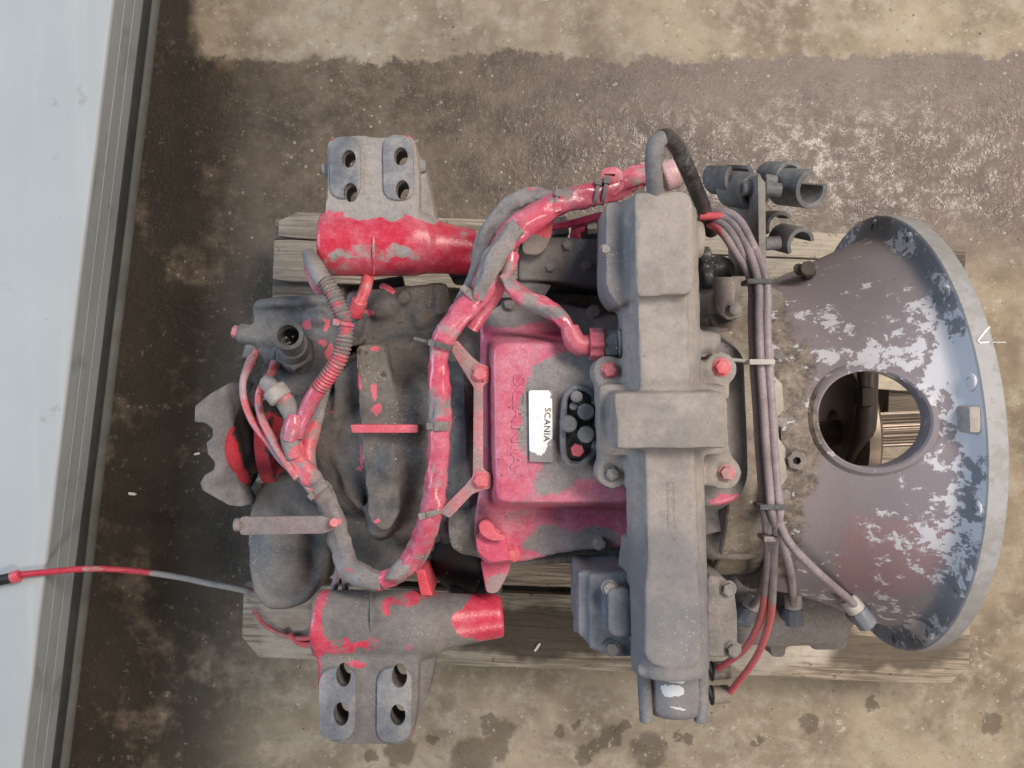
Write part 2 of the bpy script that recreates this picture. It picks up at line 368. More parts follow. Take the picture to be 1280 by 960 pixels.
# dark oil spots along the lower edge
spots = None; spw = t.warp(.03, 45)
for bx, by, rx in ((612, 905, 13), (628, 912, 16), (618, 935, 19), (720, 906, 6), (778, 908, 8), (745, 935, 10), (730, 945, 12), (757, 925, 10), (540, 925, 8), (765, 918, 14), (812, 938, 24), (848, 920, 8), (948, 928, 9), (590, 950, 30), (500, 940, 20), (1012, 905, 12), (462, 945, 9), (1090, 880, 8), (700, 915, 7), (1240, 905, 14), (860, 925, 8)):
    bl = t.blob(spw, P(bx, by, 0), m(rx, 0)); spots = bl if spots is None else t.math('MAXIMUM', spots, bl)
col = t.mix(t.math('MULTIPLY', spots, .62), col, (.075, .056, .036))
# pale grit pressed in, and dark pits
g1 = t.math('MULTIPLY', t.step(t.voro(62), .20, .12), t.step(t.noise(17, 3), .50, .60)); g2 = t.math('MULTIPLY', t.step(t.voro(150), .22, .12), t.step(t.noise(23, 3), .54, .62))
gm = t.math('MAXIMUM', g1, g2); col = t.mix(t.math('MULTIPLY', gm, t.mixf(lo, .55, .12)), col, (.56, .51, .43))
lich = t.math('MULTIPLY', t.step(t.noise(38, 4, .75), .605, .66), t.step(t.noise(4, 3), .42, .58)); col = t.mix(t.math('MULTIPLY', lich, t.mixf(wet, .6, .10)), col, (.58, .53, .45))
pt = t.math('MULTIPLY', t.step(t.voro(46, vec=t.vadd(t.pos, (3.3, 1.7, 0))), .13, .07), t.step(t.noise(13, 3), .5, .6)); col = t.mix(t.math('MULTIPLY', pt, .7), col, (.05, .04, .03))
grit = t.math('MULTIPLY', t.math('MULTIPLY', band, t.step(X, -.30, .25)), t.step(Y, .58, .42))
gr0 = t.math('MULTIPLY', t.math('MULTIPLY', t.step(sx[1], .14, .30), t.step(sx[1], .56, .40)), t.step(sx[0], -.3, .2))
h = t.math('ADD', t.math('MULTIPLY', t.noise(260, 2, .6), t.mixf(gr0, .45, .12)), t.math('MULTIPLY', t.noise(120, 2, .6), t.math('MULTIPLY', t.mixf(gr0, .6, 1.5), t.step(t.noise(13, 3, .6), .35, .65, .35, 1.2))))
rough = t.mixf(wet, .82, t.mixf(grit, .5, t.step(t.noise(42, 4, .75), .40, .60, .27, .62)))
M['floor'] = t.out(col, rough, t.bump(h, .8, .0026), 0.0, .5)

# beam
t = NT('white painted steel'); 
c = t.mix(t.noise(3, 5, .6), (.37, .41, .435), (.47, .51, .535)); c = t.mix(t.step(t.noise(14, 7, .7), .62, .72), c, (.34, .36, .36))
c = t.mix(t.math('MULTIPLY', t.step(t.noise(60, 7, .75), .65, .69), .6), c, (.22, .22, .21)); c = t.mix(t.math('MULTIPLY', t.step(t.noise(1.0, 4, .6, vec=t.vmul(t.pos, (26, 1.6, 1))), .5, .7), .35), c, (.52, .56, .58))
M['beam_top'] = t.out(c, .48, t.bump(t.noise(40, 5), .1, .002))
t = NT('grey sill metal'); st = t.noise(1.0, 5, .6, vec=t.vmul(t.pos, (60, 2.5, 60)))
c = t.mix(st, (.25, .272, .275), (.35, .375, .38)); c = t.mix(t.step(t.noise(11, 7, .7), .55, .75), c, (.20, .21, .20))
c = t.mix(t.math('MULTIPLY', t.step(t.noise(50, 7, .75), .65, .69), .5), c, (.6, .62, .62))
M['beam_side'] = t.out(c, .5, t.bump(st, .2, .001))
t = NT('painted gap shade'); c = t.mix(t.noise(18, 7, .7), (.012, .014, .015), (.085, .09, .09)); M['beam_shade'] = t.out(c, .6, t.bump(t.noise(50, 6), .4, .003))  # near-black colour stands in for shade below the side face
t = NT('dirty skirting'); c = t.mix(t.noise(15, 7, .7), (.03, .031, .028), (.19, .195, .18)); M['beam_base'] = t.out(c, .7, t.bump(t.noise(50, 6), .4, .003))

# ------------------------------------------------------------------ the setting
bm = NB(); bmesh.ops.create_grid(bm, x_segments=8, y_segments=8, size=3.0)
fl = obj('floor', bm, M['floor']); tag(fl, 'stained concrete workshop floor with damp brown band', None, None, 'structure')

A = P(140, 0, .15); B = P(25, 960, .15); bd = (B-A).normalized(); bn = Vector((-bd.y, bd.x, 0))     # bn points right, towards the gearbox
if bn.x < 0: bn = -bn
mid = (A+B)/2
beam = empty('steel_beam', (mid.x-.2, mid.y, 0), 'long low white-topped steel beam with grey ribbed side face', 'beam')
def extr(name, prof, mat, bevel=.003, sub=40):
    bm = NB(); rings = []
    for k in range(sub+1):
        s = -1.6+3.2*k/sub
        rings.append([bm.verts.new(mid+bd*s+bn*(u+.0012*mnoise.noise(Vector((s*6, u*30, z*30))))+Vector((0, 0, z-.15))) for u, z in prof])
    n = len(prof)
    for a, b in zip(rings, rings[1:]):
        for i in range(n): bm.faces.new((a[i], a[(i+1) % n], b[(i+1) % n], b[i]))
    bm.faces.new(rings[0][::-1]); bm.faces.new(rings[-1])
    return obj(name, bm, mat, beam, bevel=bevel)
extr('top_plate', [(-.55, .151), (0, .151), (.0015, .146), (.0015, .138), (-.55, .138)], M['beam_top'])
# grey face with three shallow grooves
fp = [(-.05, .138)]; fp += [(-.003, .138)]
for gz in (.104, .070):
    fp += [(-.001, gz+.0012), (-.0026, gz+.0005), (-.0026, gz-.0005), (-.001, gz-.0012)]
fp += [(0, .042), (-.05, .042)]
extr('side_panel', fp, M['beam_side'], bevel=0)
extr('gap_shade_strip', [(-.05, .042), (.0015, .042), (.0035, .0145), (-.05, .0145)], M['beam_shade'], bevel=.001)  # added proud strip in place of the shade in the gap
extr('base_skirting', [(-.05, .014), (.006, .014), (.012, .007), (.014, -.001), (-.05, -.001)], M['beam_base'])

# pallet
PZ = .144; pc = Vector((.17, -.105, 0)); pa = math.radians(-2.2)
pallet = empty('wooden_pallet', (pc.x, pc.y, 0), 'weathered flat wooden pallet lying under the gearbox', 'pallet')
PM = Matrix.Translation(pc) @ Matrix.Rotation(pa, 4, 'Z')
def plank(name, x0, x1, y0, y1, z0, z1, mat, seed=0, clip=(0, 0)):
    bm = NB(); nx = max(2, int((x1-x0)/.03)); rr = random.Random(seed); c = .003
    rows = []
    for i in range(nx+1):
        x = x0+(x1-x0)*i/nx; e0 = .0022*mnoise.noise(Vector((x*22, seed, 0))); e1 = .0022*mnoise.noise(Vector((x*22, seed+40, 0)))
        cc = c if i in (0, nx) else 0; ca = clip[0] if i in (0, nx) else 0; cb_ = clip[1] if i in (0, nx) else 0
        zz = .0012*mnoise.noise(Vector((x*9, seed+7, 0)))
        rows.append([bm.verts.new(v) for v in ((x, y0+e0+cc+ca, z0), (x, y1+e1-cc-cb_, z0), (x, y1+e1-cc-cb_, z1+zz), (x, y0+e0+cc+ca, z1-zz))])
    for a, b in zip(rows, rows[1:]):
        for k in range(4): bm.faces.new((a[k], a[(k+1) % 4], b[(k+1) % 4], b[k]))
    bm.faces.new(rows[0][::-1]); bm.faces.new(rows[-1])
    o = obj(name, bm, mat, None, bevel=.0025, segs=2)
    o.location = PM @ o.location; o.rotation_euler = (0, 0, pa); attach(o, pallet); return o
yy = .3675
for i, (wd, gap, s0, s1) in enumerate(((.0435, .002, .022, -.17), (.0695, .04, .016, -.16), (.10, .05, .01, .004), (.145, .05, 0, .006), (.10, .012, .004, 0), (.123, 0, -.012, .01))):
    plank('deck_board', -.59+s0, .585+s1, yy-wd, yy, 0.122, PZ, M['wood'], i+1, (.03 if i == 5 else 0, .012 if i == 0 else 0)); yy -= wd+gap
for k, x in enumerate((-.52, 0, .515)):
    plank('cross_board', x-.06, x+.06, -.362, .362, .100, .1215, M['wood_dark'], 20+k)
    for j, y in enumerate((-.30, 0, .30)): plank('block', x-.05, x+.05, y-.05, y+.05, .0225, .0995, M['wood_dark'], 30+k*3+j)
for j, y in enumerate((-.30, 0, .30)): plank('bottom_board', -.57, .57, y-.05, y+.05, 0.0005, .022, M['wood_dark'], 50+j)

# ------------------------------------------------------------------ the gearbox
AZ = .42
C0 = Vector((.503, -.061, AZ)); U = Vector((math.cos(math.radians(2.5)), math.sin(math.radians(2.5)), 0)); V = Vector((-U.y, U.x, 0))
G = empty('gearbox', (.12, -.07, PZ), 'dirty red and grey truck gearbox with bell housing resting on wooden pallet', 'gearbox')
def ax(t, r=0, ang=0):  # point at t along the shaft axis from the flange, radius r, angle from straight up towards +V
    return C0+U*t+V*(r*math.sin(ang))+Vector((0, 0, r*math.cos(ang)))

# bell housing
bm = NB()
outer = [(0, .279), (-.002, .281), (-.0215, .281), (-.0235, .278), (-.0255, .266), (-.028, .258), (-.033, .252), (-.042, .2485), (-.06, .242), (-.085, .2315), (-.11, .2205), (-.14, .2095), (-.17, .202), (-.205, .197)]
inner = [(-.205, .180), (-.16, .190), (-.12, .203), (-.085, .218), (-.06, .229), (-.03, .237), (0, .243)]
revolve(bm, C0, U, outer+inner, 128, closed=True)
hc = P(1090, 524, .64)
def outer_r(t_):
    for (ta, ra), (tb, rb) in zip(outer, outer[1:]):
        if tb <= t_ <= ta: return ra+(rb-ra)*(t_-ta)/(tb-ta) if tb != ta else ra
    return .2
cb = NB(); revolve(cb, (hc.x, hc.y, .5), (0, 0, 1), [(0, .0525), (.2, .0525)], 64)
bell = obj('bell_housing', bm, M['bell'], G, cut=[cb], sharp=30)
# rim round the inspection hole, following the shell
bm = NB(); n = 72; rings = []
for dr, dz in ((0, -.020), (0, .003), (.002, .005), (.006, .0045), (.010, 0), (.011, -.010), (.006, -.02)):
    rg = []
    for k in range(n):
        a = 2*math.pi*k/n; rr = .0523+dr
        x, y = hc.x+rr*math.cos(a), hc.y+rr*math.sin(a); q = Vector((x, y, 0))-C0; q.z = 0
        tl, vl = q.dot(U), q.dot(V)
        ro = outer_r(tl)
        rg.append(bm.verts.new((x, y, AZ+math.sqrt(ro*ro-vl*vl)+dz)))
    rings.append(rg)
for i in range(len(rings)):
    a, b = rings[i], rings[(i+1) % len(rings)]
    for k in range(n):
        bm.faces.new((a[k], a[(k+1) % n], b[(k+1) % n], b[k]))
obj('hole_rim', bm, M['bell'], bell, sharp=30)
# bolt bosses on the back of the flange
bmb = NB(); revolve(bmb, (0, 0, 0), (0, 0, 1), [(-.012, .0105), (.001, .0105), (.0022, .009), (.0022, .005), (-.008, .005), (-.012, .005)], 20, closed=True)
boss_me = bpy.data.meshes.new('flange_boss'); bmesh.ops.recalc_face_normals(bmb, faces=bmb.faces); bmb.to_mesh(boss_me); bmb.free(); boss_me.materials.append(M['bell']); finish(boss_me)
for k, a in enumerate((82, 60, 37, 14, -14, -37, -58, -80, -100)):
    o = bpy.data.objects.new('flange_boss', boss_me); COL.objects.link(o)
    o.location = ax(-.0250, .2665, math.radians(a)); o.rotation_euler = (-U).to_track_quat('Z', 'Y').to_euler(); attach(o, bell)
# stub rib on top between cone and flange
bm = NB()
for dy0, dy1, t0, t1, z1 in ((.012, .040, -.0365, -.0225, .2745),):
    vs = [ax(t_, 0)+V*y_+Vector((0, 0, z_)) for t_ in (t0, t1) for y_ in (dy0, dy1) for z_ in (.19, z1)]
    for f in ((0, 1, 3, 2), (4, 6, 7, 5), (0, 4, 5, 1), (2, 3, 7, 6), (1, 5, 7, 3), (0, 2, 6, 4)): pass
    vv = [bm.verts.new(p) for p in vs]
    for f in ((0, 1, 3, 2), (4, 6, 7, 5), (0, 4, 5, 1), (2, 3, 7, 6), (1, 5, 7, 3), (0, 2, 6, 4)): bm.faces.new([vv[i] for i in f])
obj('stop_rib', bm, M['cylinder'], bell, bevel=.004)

# inside the bell: back wall, shaft, release bearing, fork
bm = NB(); revolve(bm, ax(-.26), U, [(0, .175), (.06, .179), (.064, .176), (.072, .09), (.085, .06)], 48)
front = obj('front_cover', bm, M['brown'], G)
bm = NB(); n = 24; L0, L1 = -.14, .035; rings = []
prof = [(-.16, .0165, 0), (-.03, .0165, 0), (-.028, .0235, 1), (.075, .0235, 1), (.079, .019, 0), (.105, .0165, 0)]
for tt_, rr_, sp_ in prof:
    rg = []
    for k in range(n*4):
        a = 2*math.pi*k/(n*4); r_ = rr_ if not sp_ else (rr_ if (k % 4) < 2 else rr_-.0035)
        rg.append(bm.verts.new(ax(tt_, r_, a)))
    rings.append(rg)
for a, b in zip(rings, rings[1:]):
    for k in range(n*4): bm.faces.new((a[k], a[(k+1) % (n*4)], b[(k+1) % (n*4)], b[k]))
bm.faces.new(rings[0]); bm.faces.new(rings[-1])
obj('input_shaft', bm, M['steel'], G, sharp=25)
bm = NB(); revolve(bm, ax(-.075), U, [(0, .03), (0, .062), (.012, .088), (.026, .088), (.030, .084), (.030, .058), (.042, .056), (.044, .052), (.044, .03)], 56, closed=True)
obj('release_bearing', bm, M['steel'], G)
bm = NB()
fz = AZ+.085
tube(bm, [(1086, 455, .50, .012), (1084, 492, .505, .0125), (1082, 520, .505, .0135), (1080, 540, .50, .0125), (1070, 560, .485, .0085), (1062, 585, .46, .009), (1060, 615, .43, .012)], seg=14)
fork = obj('clutch_fork', bm, M['fork'], G)
bm = NB(); cyl(bm, P(1080, 508, .513), P(1080, 484, .513), .012, 6); cyl(bm, P(1080, 484, .513), P(1078, 462, .513), .007, 12)
obj('adjuster_nut', bm, M['fork'], fork)

# main case
bm = NB()
prism(bm, [(560, 385), (620, 362), (780, 368), (940, 352), (985, 362), (990, 690), (940, 702), (780, 700), (640, 708), (560, 690)], .545, .20, r=22)
prism(bm, [(520, 420), (600, 400), (600, 690), (520, 690)], .475, .22, r=15)
revolve(bm, ax(-.265)+V*.012, U, [(0, .185), (.064, .185)], 64)
prism(bm, [(640, 350), (780, 355), (780, 395), (640, 385)], .53, .30, r=6)
prism(bm, rect(700, 660, 965, 705), .44, .147, r=6)
case = obj('main_case', bm, M['brown'], G, remesh=.004, smooth=4, disp=.0012)
# dark drum in the gap beside the cover
bm = NB(); revolve(bm, P(548, 668, .43), P(612, 690, .43)-P(548, 668, .43), [(0, .045), (.006, .052), (.03, .060), (.07, .060)], 40)
obj('side_drum', bm, M['black'], G, bevel=.004)

# rear case
bm = NB()
c1 = P(520, 540, AZ); dirx = -U
revolve(bm, c1+U*.035, dirx, [(0, .150), (.058, .150), (.066, .142), (.085, .128), (.14, .108), (.175, .090), (.19, .07)], 56)
prism(bm, [(444, 432), (480, 428), (505, 540), (500, 640), (484, 668), (462, 655), (452, 560)], .568, .40, r=10, flare=1.1)
prism(bm, [(418, 470), (455, 440), (452, 640), (430, 620), (415, 560)], .535, .38, r=8, flare=1.05)
ellipsoid(bm, P(489, 578, .555), m(19, .55), m(34, .55), .022)
ellipsoid(bm, P(478, 645, .53), m(22, .53), m(30, .53), .03)
prism(bm, [(430, 365), (560, 352), (565, 410), (520, 440), (430, 430)], .50, .36, r=10)
prism(bm, [(420, 640), (540, 600), (550, 700), (500, 725), (430, 715)], .47, .34, r=12)
ellipsoid(bm, P(480, 384, .495), m(24, .5), m(20, .5), .022); ellipsoid(bm, P(527, 392, .495), m(13, .5), m(24, .5), .014)
tube(bm, [(446, 372, .50, .006), (448, 400, .508, .007), (440, 432, .50, .007)], seg=10); tube(bm, [(548, 358, .50, .006), (549, 395, .505, .006)], seg=10)
cyl(bm, P(505, 372, .49), P(505, 372, .512), .009, 12); cyl(bm, P(400, 570, .49), P(440, 570, .49), .014); cyl(bm, P(402, 535, .50), P(425, 535, .50), .010)
rear = obj('rear_case', bm, grimy('rear case casting', (.075, .076, .080), (.160, .146, .130), bias=.05, edge=.35, haze=.2, oil=.7, r1=.55, brown=.8,
    flakes=((447, 478, .56, 6, 13), (467, 490, .568, 4, 9), (471, 511, .568, 6, 8), (469, 435, .568, 7, 3), (451, 572, .56, 2.5, 17), (448, 589, .55, 4, 4), (464, 391, .5, 6, 4), (474, 650, .56, 4, 4), (420, 515, .5, 3, 3))), G, remesh=.0035, smooth=5, disp=.0016)
# dark slate joint band
bm = NB(); revolve(bm, c1+U*.034, U, [(0, .1515), (.002, .153), (.040, .153), (.043, .150)], 72)
obj('joint_band', bm, M['blue_dark'], G, disp=.0006)
# red flakes of old paint left on the ridge
flm = grimy('old red paint flakes', (.66, .07, .10), bias=-.6, haze=.5, oil=.1)

# fin on the rear case
bm = NB(); prism(bm, [(438, 531), (522, 531), (522, 541), (440, 541)], .592, .52, r=2)
fin = obj('lifting_fin', bm, grimy('pink fin', (.66, .10, .13), (.25, .2, .2), bias=-.12, haze=.5), G, bevel=.0015)

# upper left housing with horizontal plug
bm = NB()
prism(bm, [(314, 374), (352, 370), (420, 366), (432, 420), (425, 475), (370, 500), (340, 470), (318, 440)], .495, .33, r=12, flare=1.02)
cyl(bm, P(298, 416, .49), P(365, 428, .49), m(13, .49)); tube(bm, [(318, 382, .495, .005), (365, 378, .499, .006), (415, 376, .495, .005)], seg=10); ellipsoid(bm, P(398, 398, .492), m(14, .49), m(12, .49), .014)
prism(bm, [(360, 470), (420, 470), (415, 540), (380, 560), (352, 530)], .47, .36, r=10)
ssh = obj('speed_sensor_housing', bm, M['slate'] if 0 else grimy('slate housing', (.105, .11, .12), (.165, .165, .17), bias=.05, edge=.35, haze=.2, oil=.75, r1=.55, flakes=((384, 405, .495, 7, 7), (408, 407, .495, 4, 7), (402, 427, .495, 4, 5), (412, 440, .495, 5, 12), (352, 409, .5, 4, 2))), G, remesh=.0032, smooth=4, disp=.0012)
bm = NB(); cyl(bm, P(291, 414, .49), P(303, 417, .49), m(8, .49), 6)
obj('plug', bm, M['bolt_red'], ssh)
# tall sensor with open socket
bm = NB(); s0, s1 = P(372, 447, .49), P(360, 419, .585); dd = (s1-s0); L = dd.length
revolve(bm, s0, dd, [(0, .022), (.03, .022), (.032, .018), (.06, .018), (.062, .0155), (L-.012, .0155), (L-.010, .0175), (L, .0175), (L, .0125), (L-.03, .012)], 28)
sensor = obj('sensor', bm, M['plastic'], G, sharp=30)
bm = NB(); revolve(bm, s0+dd.normalized()*.022, dd, [(0, .0245), (.012, .0245), (.014, .022)], 6)
obj('hex_body', bm, M['plastic'], sensor)
bm = NB()
for dx, dy in ((-.004, .002), (.004, .003), (0, -.004)): cyl(bm, s1-dd.normalized()*.032+Vector((dx, dy, 0)), s1-dd.normalized()*.016+Vector((dx, dy, 0)), .0013, 8)
obj('contact_pin', bm, M['steel'], sensor)

# output yoke
bm = NB()
yk = [(287, 478, .47), (262, 492, .48), (243, 507, .49), (242, 528, .49), (256, 529, .487), (265, 536, .485), (265, 547, .485), (257, 553, .487), (259, 568, .487), (268, 578, .483), (267, 587, .483), (255, 594, .487), (249, 604, .488), (253, 614, .485), (286, 632, .465), (300, 634, .44), (318, 630, .425), (296, 600, .462), (291, 555, .468), (293, 510, .465), (312, 478, .43), (300, 474, .45)]
slab(bm, [P(q[0], q[1], q[2]+.016) for q in yk], .03)
yoke = obj('output_yoke', bm, grimy('grey yoke', (.13, .133, .145), (.20, .195, .20), bias=.05, edge=.4, oil=.2), G, bevel=.003)
bm = NB(); ya = P(299, 555, .43); revolve(bm, ya, P(358, 552, .43)-ya, [(-.006, .050), (-.002, .062), (.008, .062), (.014, .054), (.018, .040), (.033, .038), (.036, .056), (.054, .056), (.058, .046), (.10, .046)], 48)
hub = obj('hub', bm, grimy('red and black hub', (.42, .04, .055), (.045, .042, .04), bias=.10, edge=.12, oil=.7, scale=22, haze=.2, blobs=((308, 548, .47, 13, 60, .6), (291, 575, .48, 9, 50, -.6), (329, 560, .47, 9, 40, -.35))), yoke)  # near-black in the neck between the two red discs

# round canister below with its strap
bm = NB()
prism(bm, [(325, 605), (345, 590), (395, 588), (412, 640), (410, 700), (398, 740), (372, 762), (335, 764), (316, 748), (309, 690), (311, 640)], .455, .20, r=18)
ellipsoid(bm, P(358, 690, .44), m(40, .44), m(66, .44), .03)
can = obj('oil_canister', bm, grimy('canister casting', (.14, .14, .142), (.19, .18, .175), bias=.05, edge=.4, oil=.22, r1=.6), G, remesh=.0035, smooth=7, disp=.001)
bm = NB(); slab(bm, [P(x, y, .552) for x, y in smooth_poly([(300, 646), (405, 645), (418, 650), (418, 662), (405, 667), (300, 669)], 4, 3)], .008)
cyl(bm, P(293, 656, .548), P(301, 656, .548), m(8, .51), 12)
obj('strap', bm, grimy('strap', (.25, .17, .175), (.235, .22, .215), bias=.1, edge=.3, oil=.1), can, bevel=.0015)
bm = NB(); cyl(bm, P(413, 654, .535), P(418, 653, .562), .0055, 10)
obj('strap_pin', bm, M['bolt_red'], can)
bm = NB(); cyl(bm, P(330, 658, .42), P(330, 656, .546), .007, 10); obj('strap_post', bm, M['bolt'], can)

# mounting brackets
def bracket(px_arm, arm_y, padpoly, flank, taper, bosses, holes, mat, ridge, zarm=.52):
    bm = NB(); x0, x1 = px_arm; y0, y1 = arm_y; yc = (y0+y1)/2; r = m((y1-y0)/2, zarm)
    revolve(bm, P(x0, yc, zarm), (1, 0, 0), [(0, r*.9), (.006, r*.985), (.012, r), (m(x1-x0, zarm)-.01, r), (m(x1-x0, zarm)+.012, r*.86)], 36, sq=.95)
    prism(bm, padpoly, zarm+.026, zarm-.018, r=14)
    prism(bm, flank, zarm+.004, zarm-.05, r=8, flare=1.08)
    a, b, rr = taper
    tube(bm, [(a[0]-20, a[1], zarm-.004, r*.95), (a[0], a[1], zarm-.004, r*.92), ((a[0]+b[0])/2, (a[1]+b[1])/2, zarm-.008, (r*.9+rr)/2*.96), (b[0], b[1], zarm-.012, rr)], seg=36, step=.02)
    cuts = []
    for hx, hy, hr, hl in holes:
        if not cuts: cuts.append(NB())
        prism(cuts[0], ell(hx, hy, hr, hl, 24), zarm+.06, zarm-.1)
    o = obj('mount_bracket', bm, mat, G, remesh=.003, smooth=4, cut=cuts)
    for poly in bosses:
        bmb = NB(); prism(bmb, poly, zarm+.030, zarm+.02, r=21, n=10)
        cc = []
        for hx, hy, hr, hl in holes:
            xs = [p[0] for p in poly]
            if min(xs) < hx < max(xs):
                if not cc: cc.append(NB())
                prism(cc[0], ell(hx, hy, hr, hl, 24), zarm+.06, zarm-.1)
        obj('pad_boss', bmb, M['pad'], o, bevel=.0018, cut=cc)
    rx, ry0, ry1 = ridge; bmr = NB(); tube(bmr, [(rx, ry0, zarm+.014, .0016), (rx, (ry0*2+ry1)/3, zarm+r*.90, .0018), (rx, (ry0+ry1)/2, zarm+r*.952, .0018), (rx, (ry0+2*ry1)/3, zarm+r*.90, .0018), (rx, ry1, zarm+.014, .0016)], seg=8)
    obj('seam_ridge', bmr, mat, o)
    return o
M['pad'] = grimy('worn slate pad', (.145, .155, .178), (.30, .295, .30), bias=-.08, edge=.3, oil=.15, r1=.5)
mat_up = grimy('red bracket upper', RED, (.33, .305, .295), bias=-.28, scale=20, edge=.13, haze=.75, oil=.06, r1=.3,
    blobs=((465, 215, .545, 90, 58, .9), (470, 316, .55, 60, 11, .42), (545, 240, .53, 40, 40, .8), (465, 270, .55, 40, 6, .4)))
b1 = bracket((402, 530), (264, 345), [(408, 172), (452, 168), (475, 172), (517, 166), (524, 205), (524, 275), (405, 275), (409, 230)],
        [(515, 190), (530, 200), (545, 275), (515, 290)], ((522, 306), (592, 316), m(29, .51)),
        [[(411, 170), (450, 170), (451, 248), (412, 248)], [(478, 168), (516, 168), (518, 250), (479, 250)]],
        [(430, 190, 9, 11.5), (432, 233, 9, 12), (497, 187, 9, 12), (499, 230, 9, 12.5)], mat_up, (467, 268, 342))
for lug in ([(401, 205), (412, 203), (412, 219), (403, 217)], [(518, 198), (532, 200), (532, 214), (518, 216)]):
    bm = NB(); prism(bm, smooth_poly(lug, 3, 3), .532, .515); obj('side_lug', bm, M['pad'], b1, bevel=.001)
mat_lo = grimy('red bracket lower', (.56, .04, .08), (.185, .172, .170), bias=.33, scale=18, edge=.10, haze=.5, oil=.10, r1=.3,
    blobs=((398, 780, .55, 9, 60, -.7), (425, 806, .55, 28, 15, -.45), (487, 757, .55, 7, 12, -.6), (520, 748, .54, 40, 7, -.5), (605, 768, .51, 42, 30, -.75), (515, 804, .54, 10, 5, -.4), (398, 850, .54, 5, 40, -.4), (443, 832, .55, 12, 5, -.4), (545, 775, .5, 25, 60, .3)))
b2 = bracket((394, 540), (738, 822), [(396, 812), (524, 812), (522, 880), (516, 925), (500, 933), (462, 930), (425, 933), (400, 922), (397, 870)],
        [(515, 800), (548, 800), (536, 870), (515, 900)], ((535, 778), (628, 769), m(27, .51)),
        [[(398, 838), (445, 832), (444, 925), (398, 927)], [(471, 836), (515, 834), (514, 928), (470, 930)]],
        [(423, 855, 9.5, 15), (420, 905, 10, 15.5), (495, 856, 10, 15), (493, 906, 10, 14)], mat_lo, (464, 742, 815))
# stays between brackets and case
bm = NB(); prism(bm, [(555, 292), (640, 300), (640, 350), (560, 345)], .50, .40, r=6); obj('stay', bm, M['dark'], b1, bevel=.004)
bm = NB(); prism(bm, [(560, 748), (628, 748), (628, 690), (560, 690)], .46, .36, r=6); obj('stay', bm, M['dark'], b2, bevel=.004)

# shift cover
mat_cov = grimy('red shift cover', (.54, .095, .165), (.25, .23, .232), bias=-.32, scale=18, edge=.26, haze=.95, oil=.10, r1=.36,
    blobs=((745, 520, .63, 95, 80, .9), (690, 465, .63, 22, 16, .75), (690, 600, .63, 26, 22, .5), (900, 530, .62, 100, 200, .9), (712, 676, .57, 60, 22, .55), (755, 395, .57, 60, 30, .8), (645, 382, .57, 60, 26, .75), (660, 530, .63, 12, 60, .5), (905, 622, .61, 24, 8, -2.0), (720, 630, .6, 60, 14, -.4), (597, 470, .6, 10, 60, .2)))
bm = NB()
prism(bm, [(600, 395), (640, 372), (700, 378), (780, 395), (960, 415), (962, 650), (890, 668), (770, 685), (700, 692), (660, 702), (606, 706), (594, 690), (592, 655), (600, 600)], .565, .50, r=10)
prism(bm, [(616, 432), (640, 428), (760, 430), (900, 426), (930, 442), (936, 596), (924, 624), (900, 632), (770, 628), (620, 628)], .628, .55, r=14, flare=(1.10, 1.22))
cov = obj('shift_cover', bm, mat_cov, G, remesh=.003, smooth=5, disp=.0004)
bm = NB(); prism(bm, smooth_poly([(610, 655), (628, 665), (636, 690), (640, 700), (612, 704), (596, 690), (594, 668)], 8, 4), .577, .52)
prism(bm, smooth_poly([(600, 700), (640, 702), (634, 720), (622, 742), (608, 742)], 6, 4), .545, .44)
obj('corner_lug', bm, grimy('pink lug', (.58, .075, .14), (.35, .24, .24), bias=-.2, haze=.5, oil=.1), cov, bevel=.005, segs=3)
bm = NB(); prism(bm, smooth_poly([(598, 654), (606, 649), (616, 655), (620, 666), (632, 670), (630, 676), (614, 676), (600, 668)], 6, 4), .588, .56)
obj('corner_knob', bm, grimy('pink knob', (.66, .10, .135), (.40, .26, .26), bias=-.2, haze=.6, oil=.1), cov, bevel=.004, segs=3)
# linkage plate at the left of the cover
bm = NB()
link = [(560, 432), (571, 425), (590, 446), (600, 454), (611, 458), (614, 468), (611, 478), (604, 482), (604, 586), (613, 592), (616, 601), (612, 611), (602, 613), (590, 618), (562, 648), (548, 640), (582, 606), (591, 595), (592, 484), (583, 470)]
prism(bm, link, .612, .602, r=3)
lp = obj('link_plate', bm, grimy('pink link plate', (.50, .17, .185), (.24, .22, .22), bias=.0, edge=.3, haze=.6, oil=.15), G, bevel=.0015)
# raised ledge with loose plates above the cover
bm = NB(); prism(bm, [(648, 298), (700, 296), (757, 300), (790, 300), (790, 358), (745, 358), (700, 352), (648, 350)], .585, .42, r=4)
act = obj('actuator_body', bm, grimy('actuator slate', (.12, .13, .15), (.255, .235, .215), bias=.02, edge=.35, oil=.3, r1=.6, blobs=((665, 325, .585, 30, 40, .5), (740, 330, .585, 40, 40, -.3))), G, bevel=.006, segs=3)
bm = NB(); prism(bm, smooth_poly([(668, 278), (692, 270), (690, 292), (682, 312), (672, 319), (655, 317), (652, 308), (660, 292)], 6, 4), .600, .588)
obj('tab_plate', bm, grimy('tab plate', (.70, .06, .07), (.27, .23, .20), bias=0, edge=.1, scale=9, oil=.1, blobs=((680, 284, .6, 26, 12, -.8), (662, 310, .6, 20, 14, .8))), act, bevel=.0012)
bm = NB(); prism(bm, [(620, 350), (650, 348), (690, 356), (680, 372), (620, 372)], .578, .555, r=4)
obj('ledge_plate', bm, M['bracket'], act, bevel=.002)

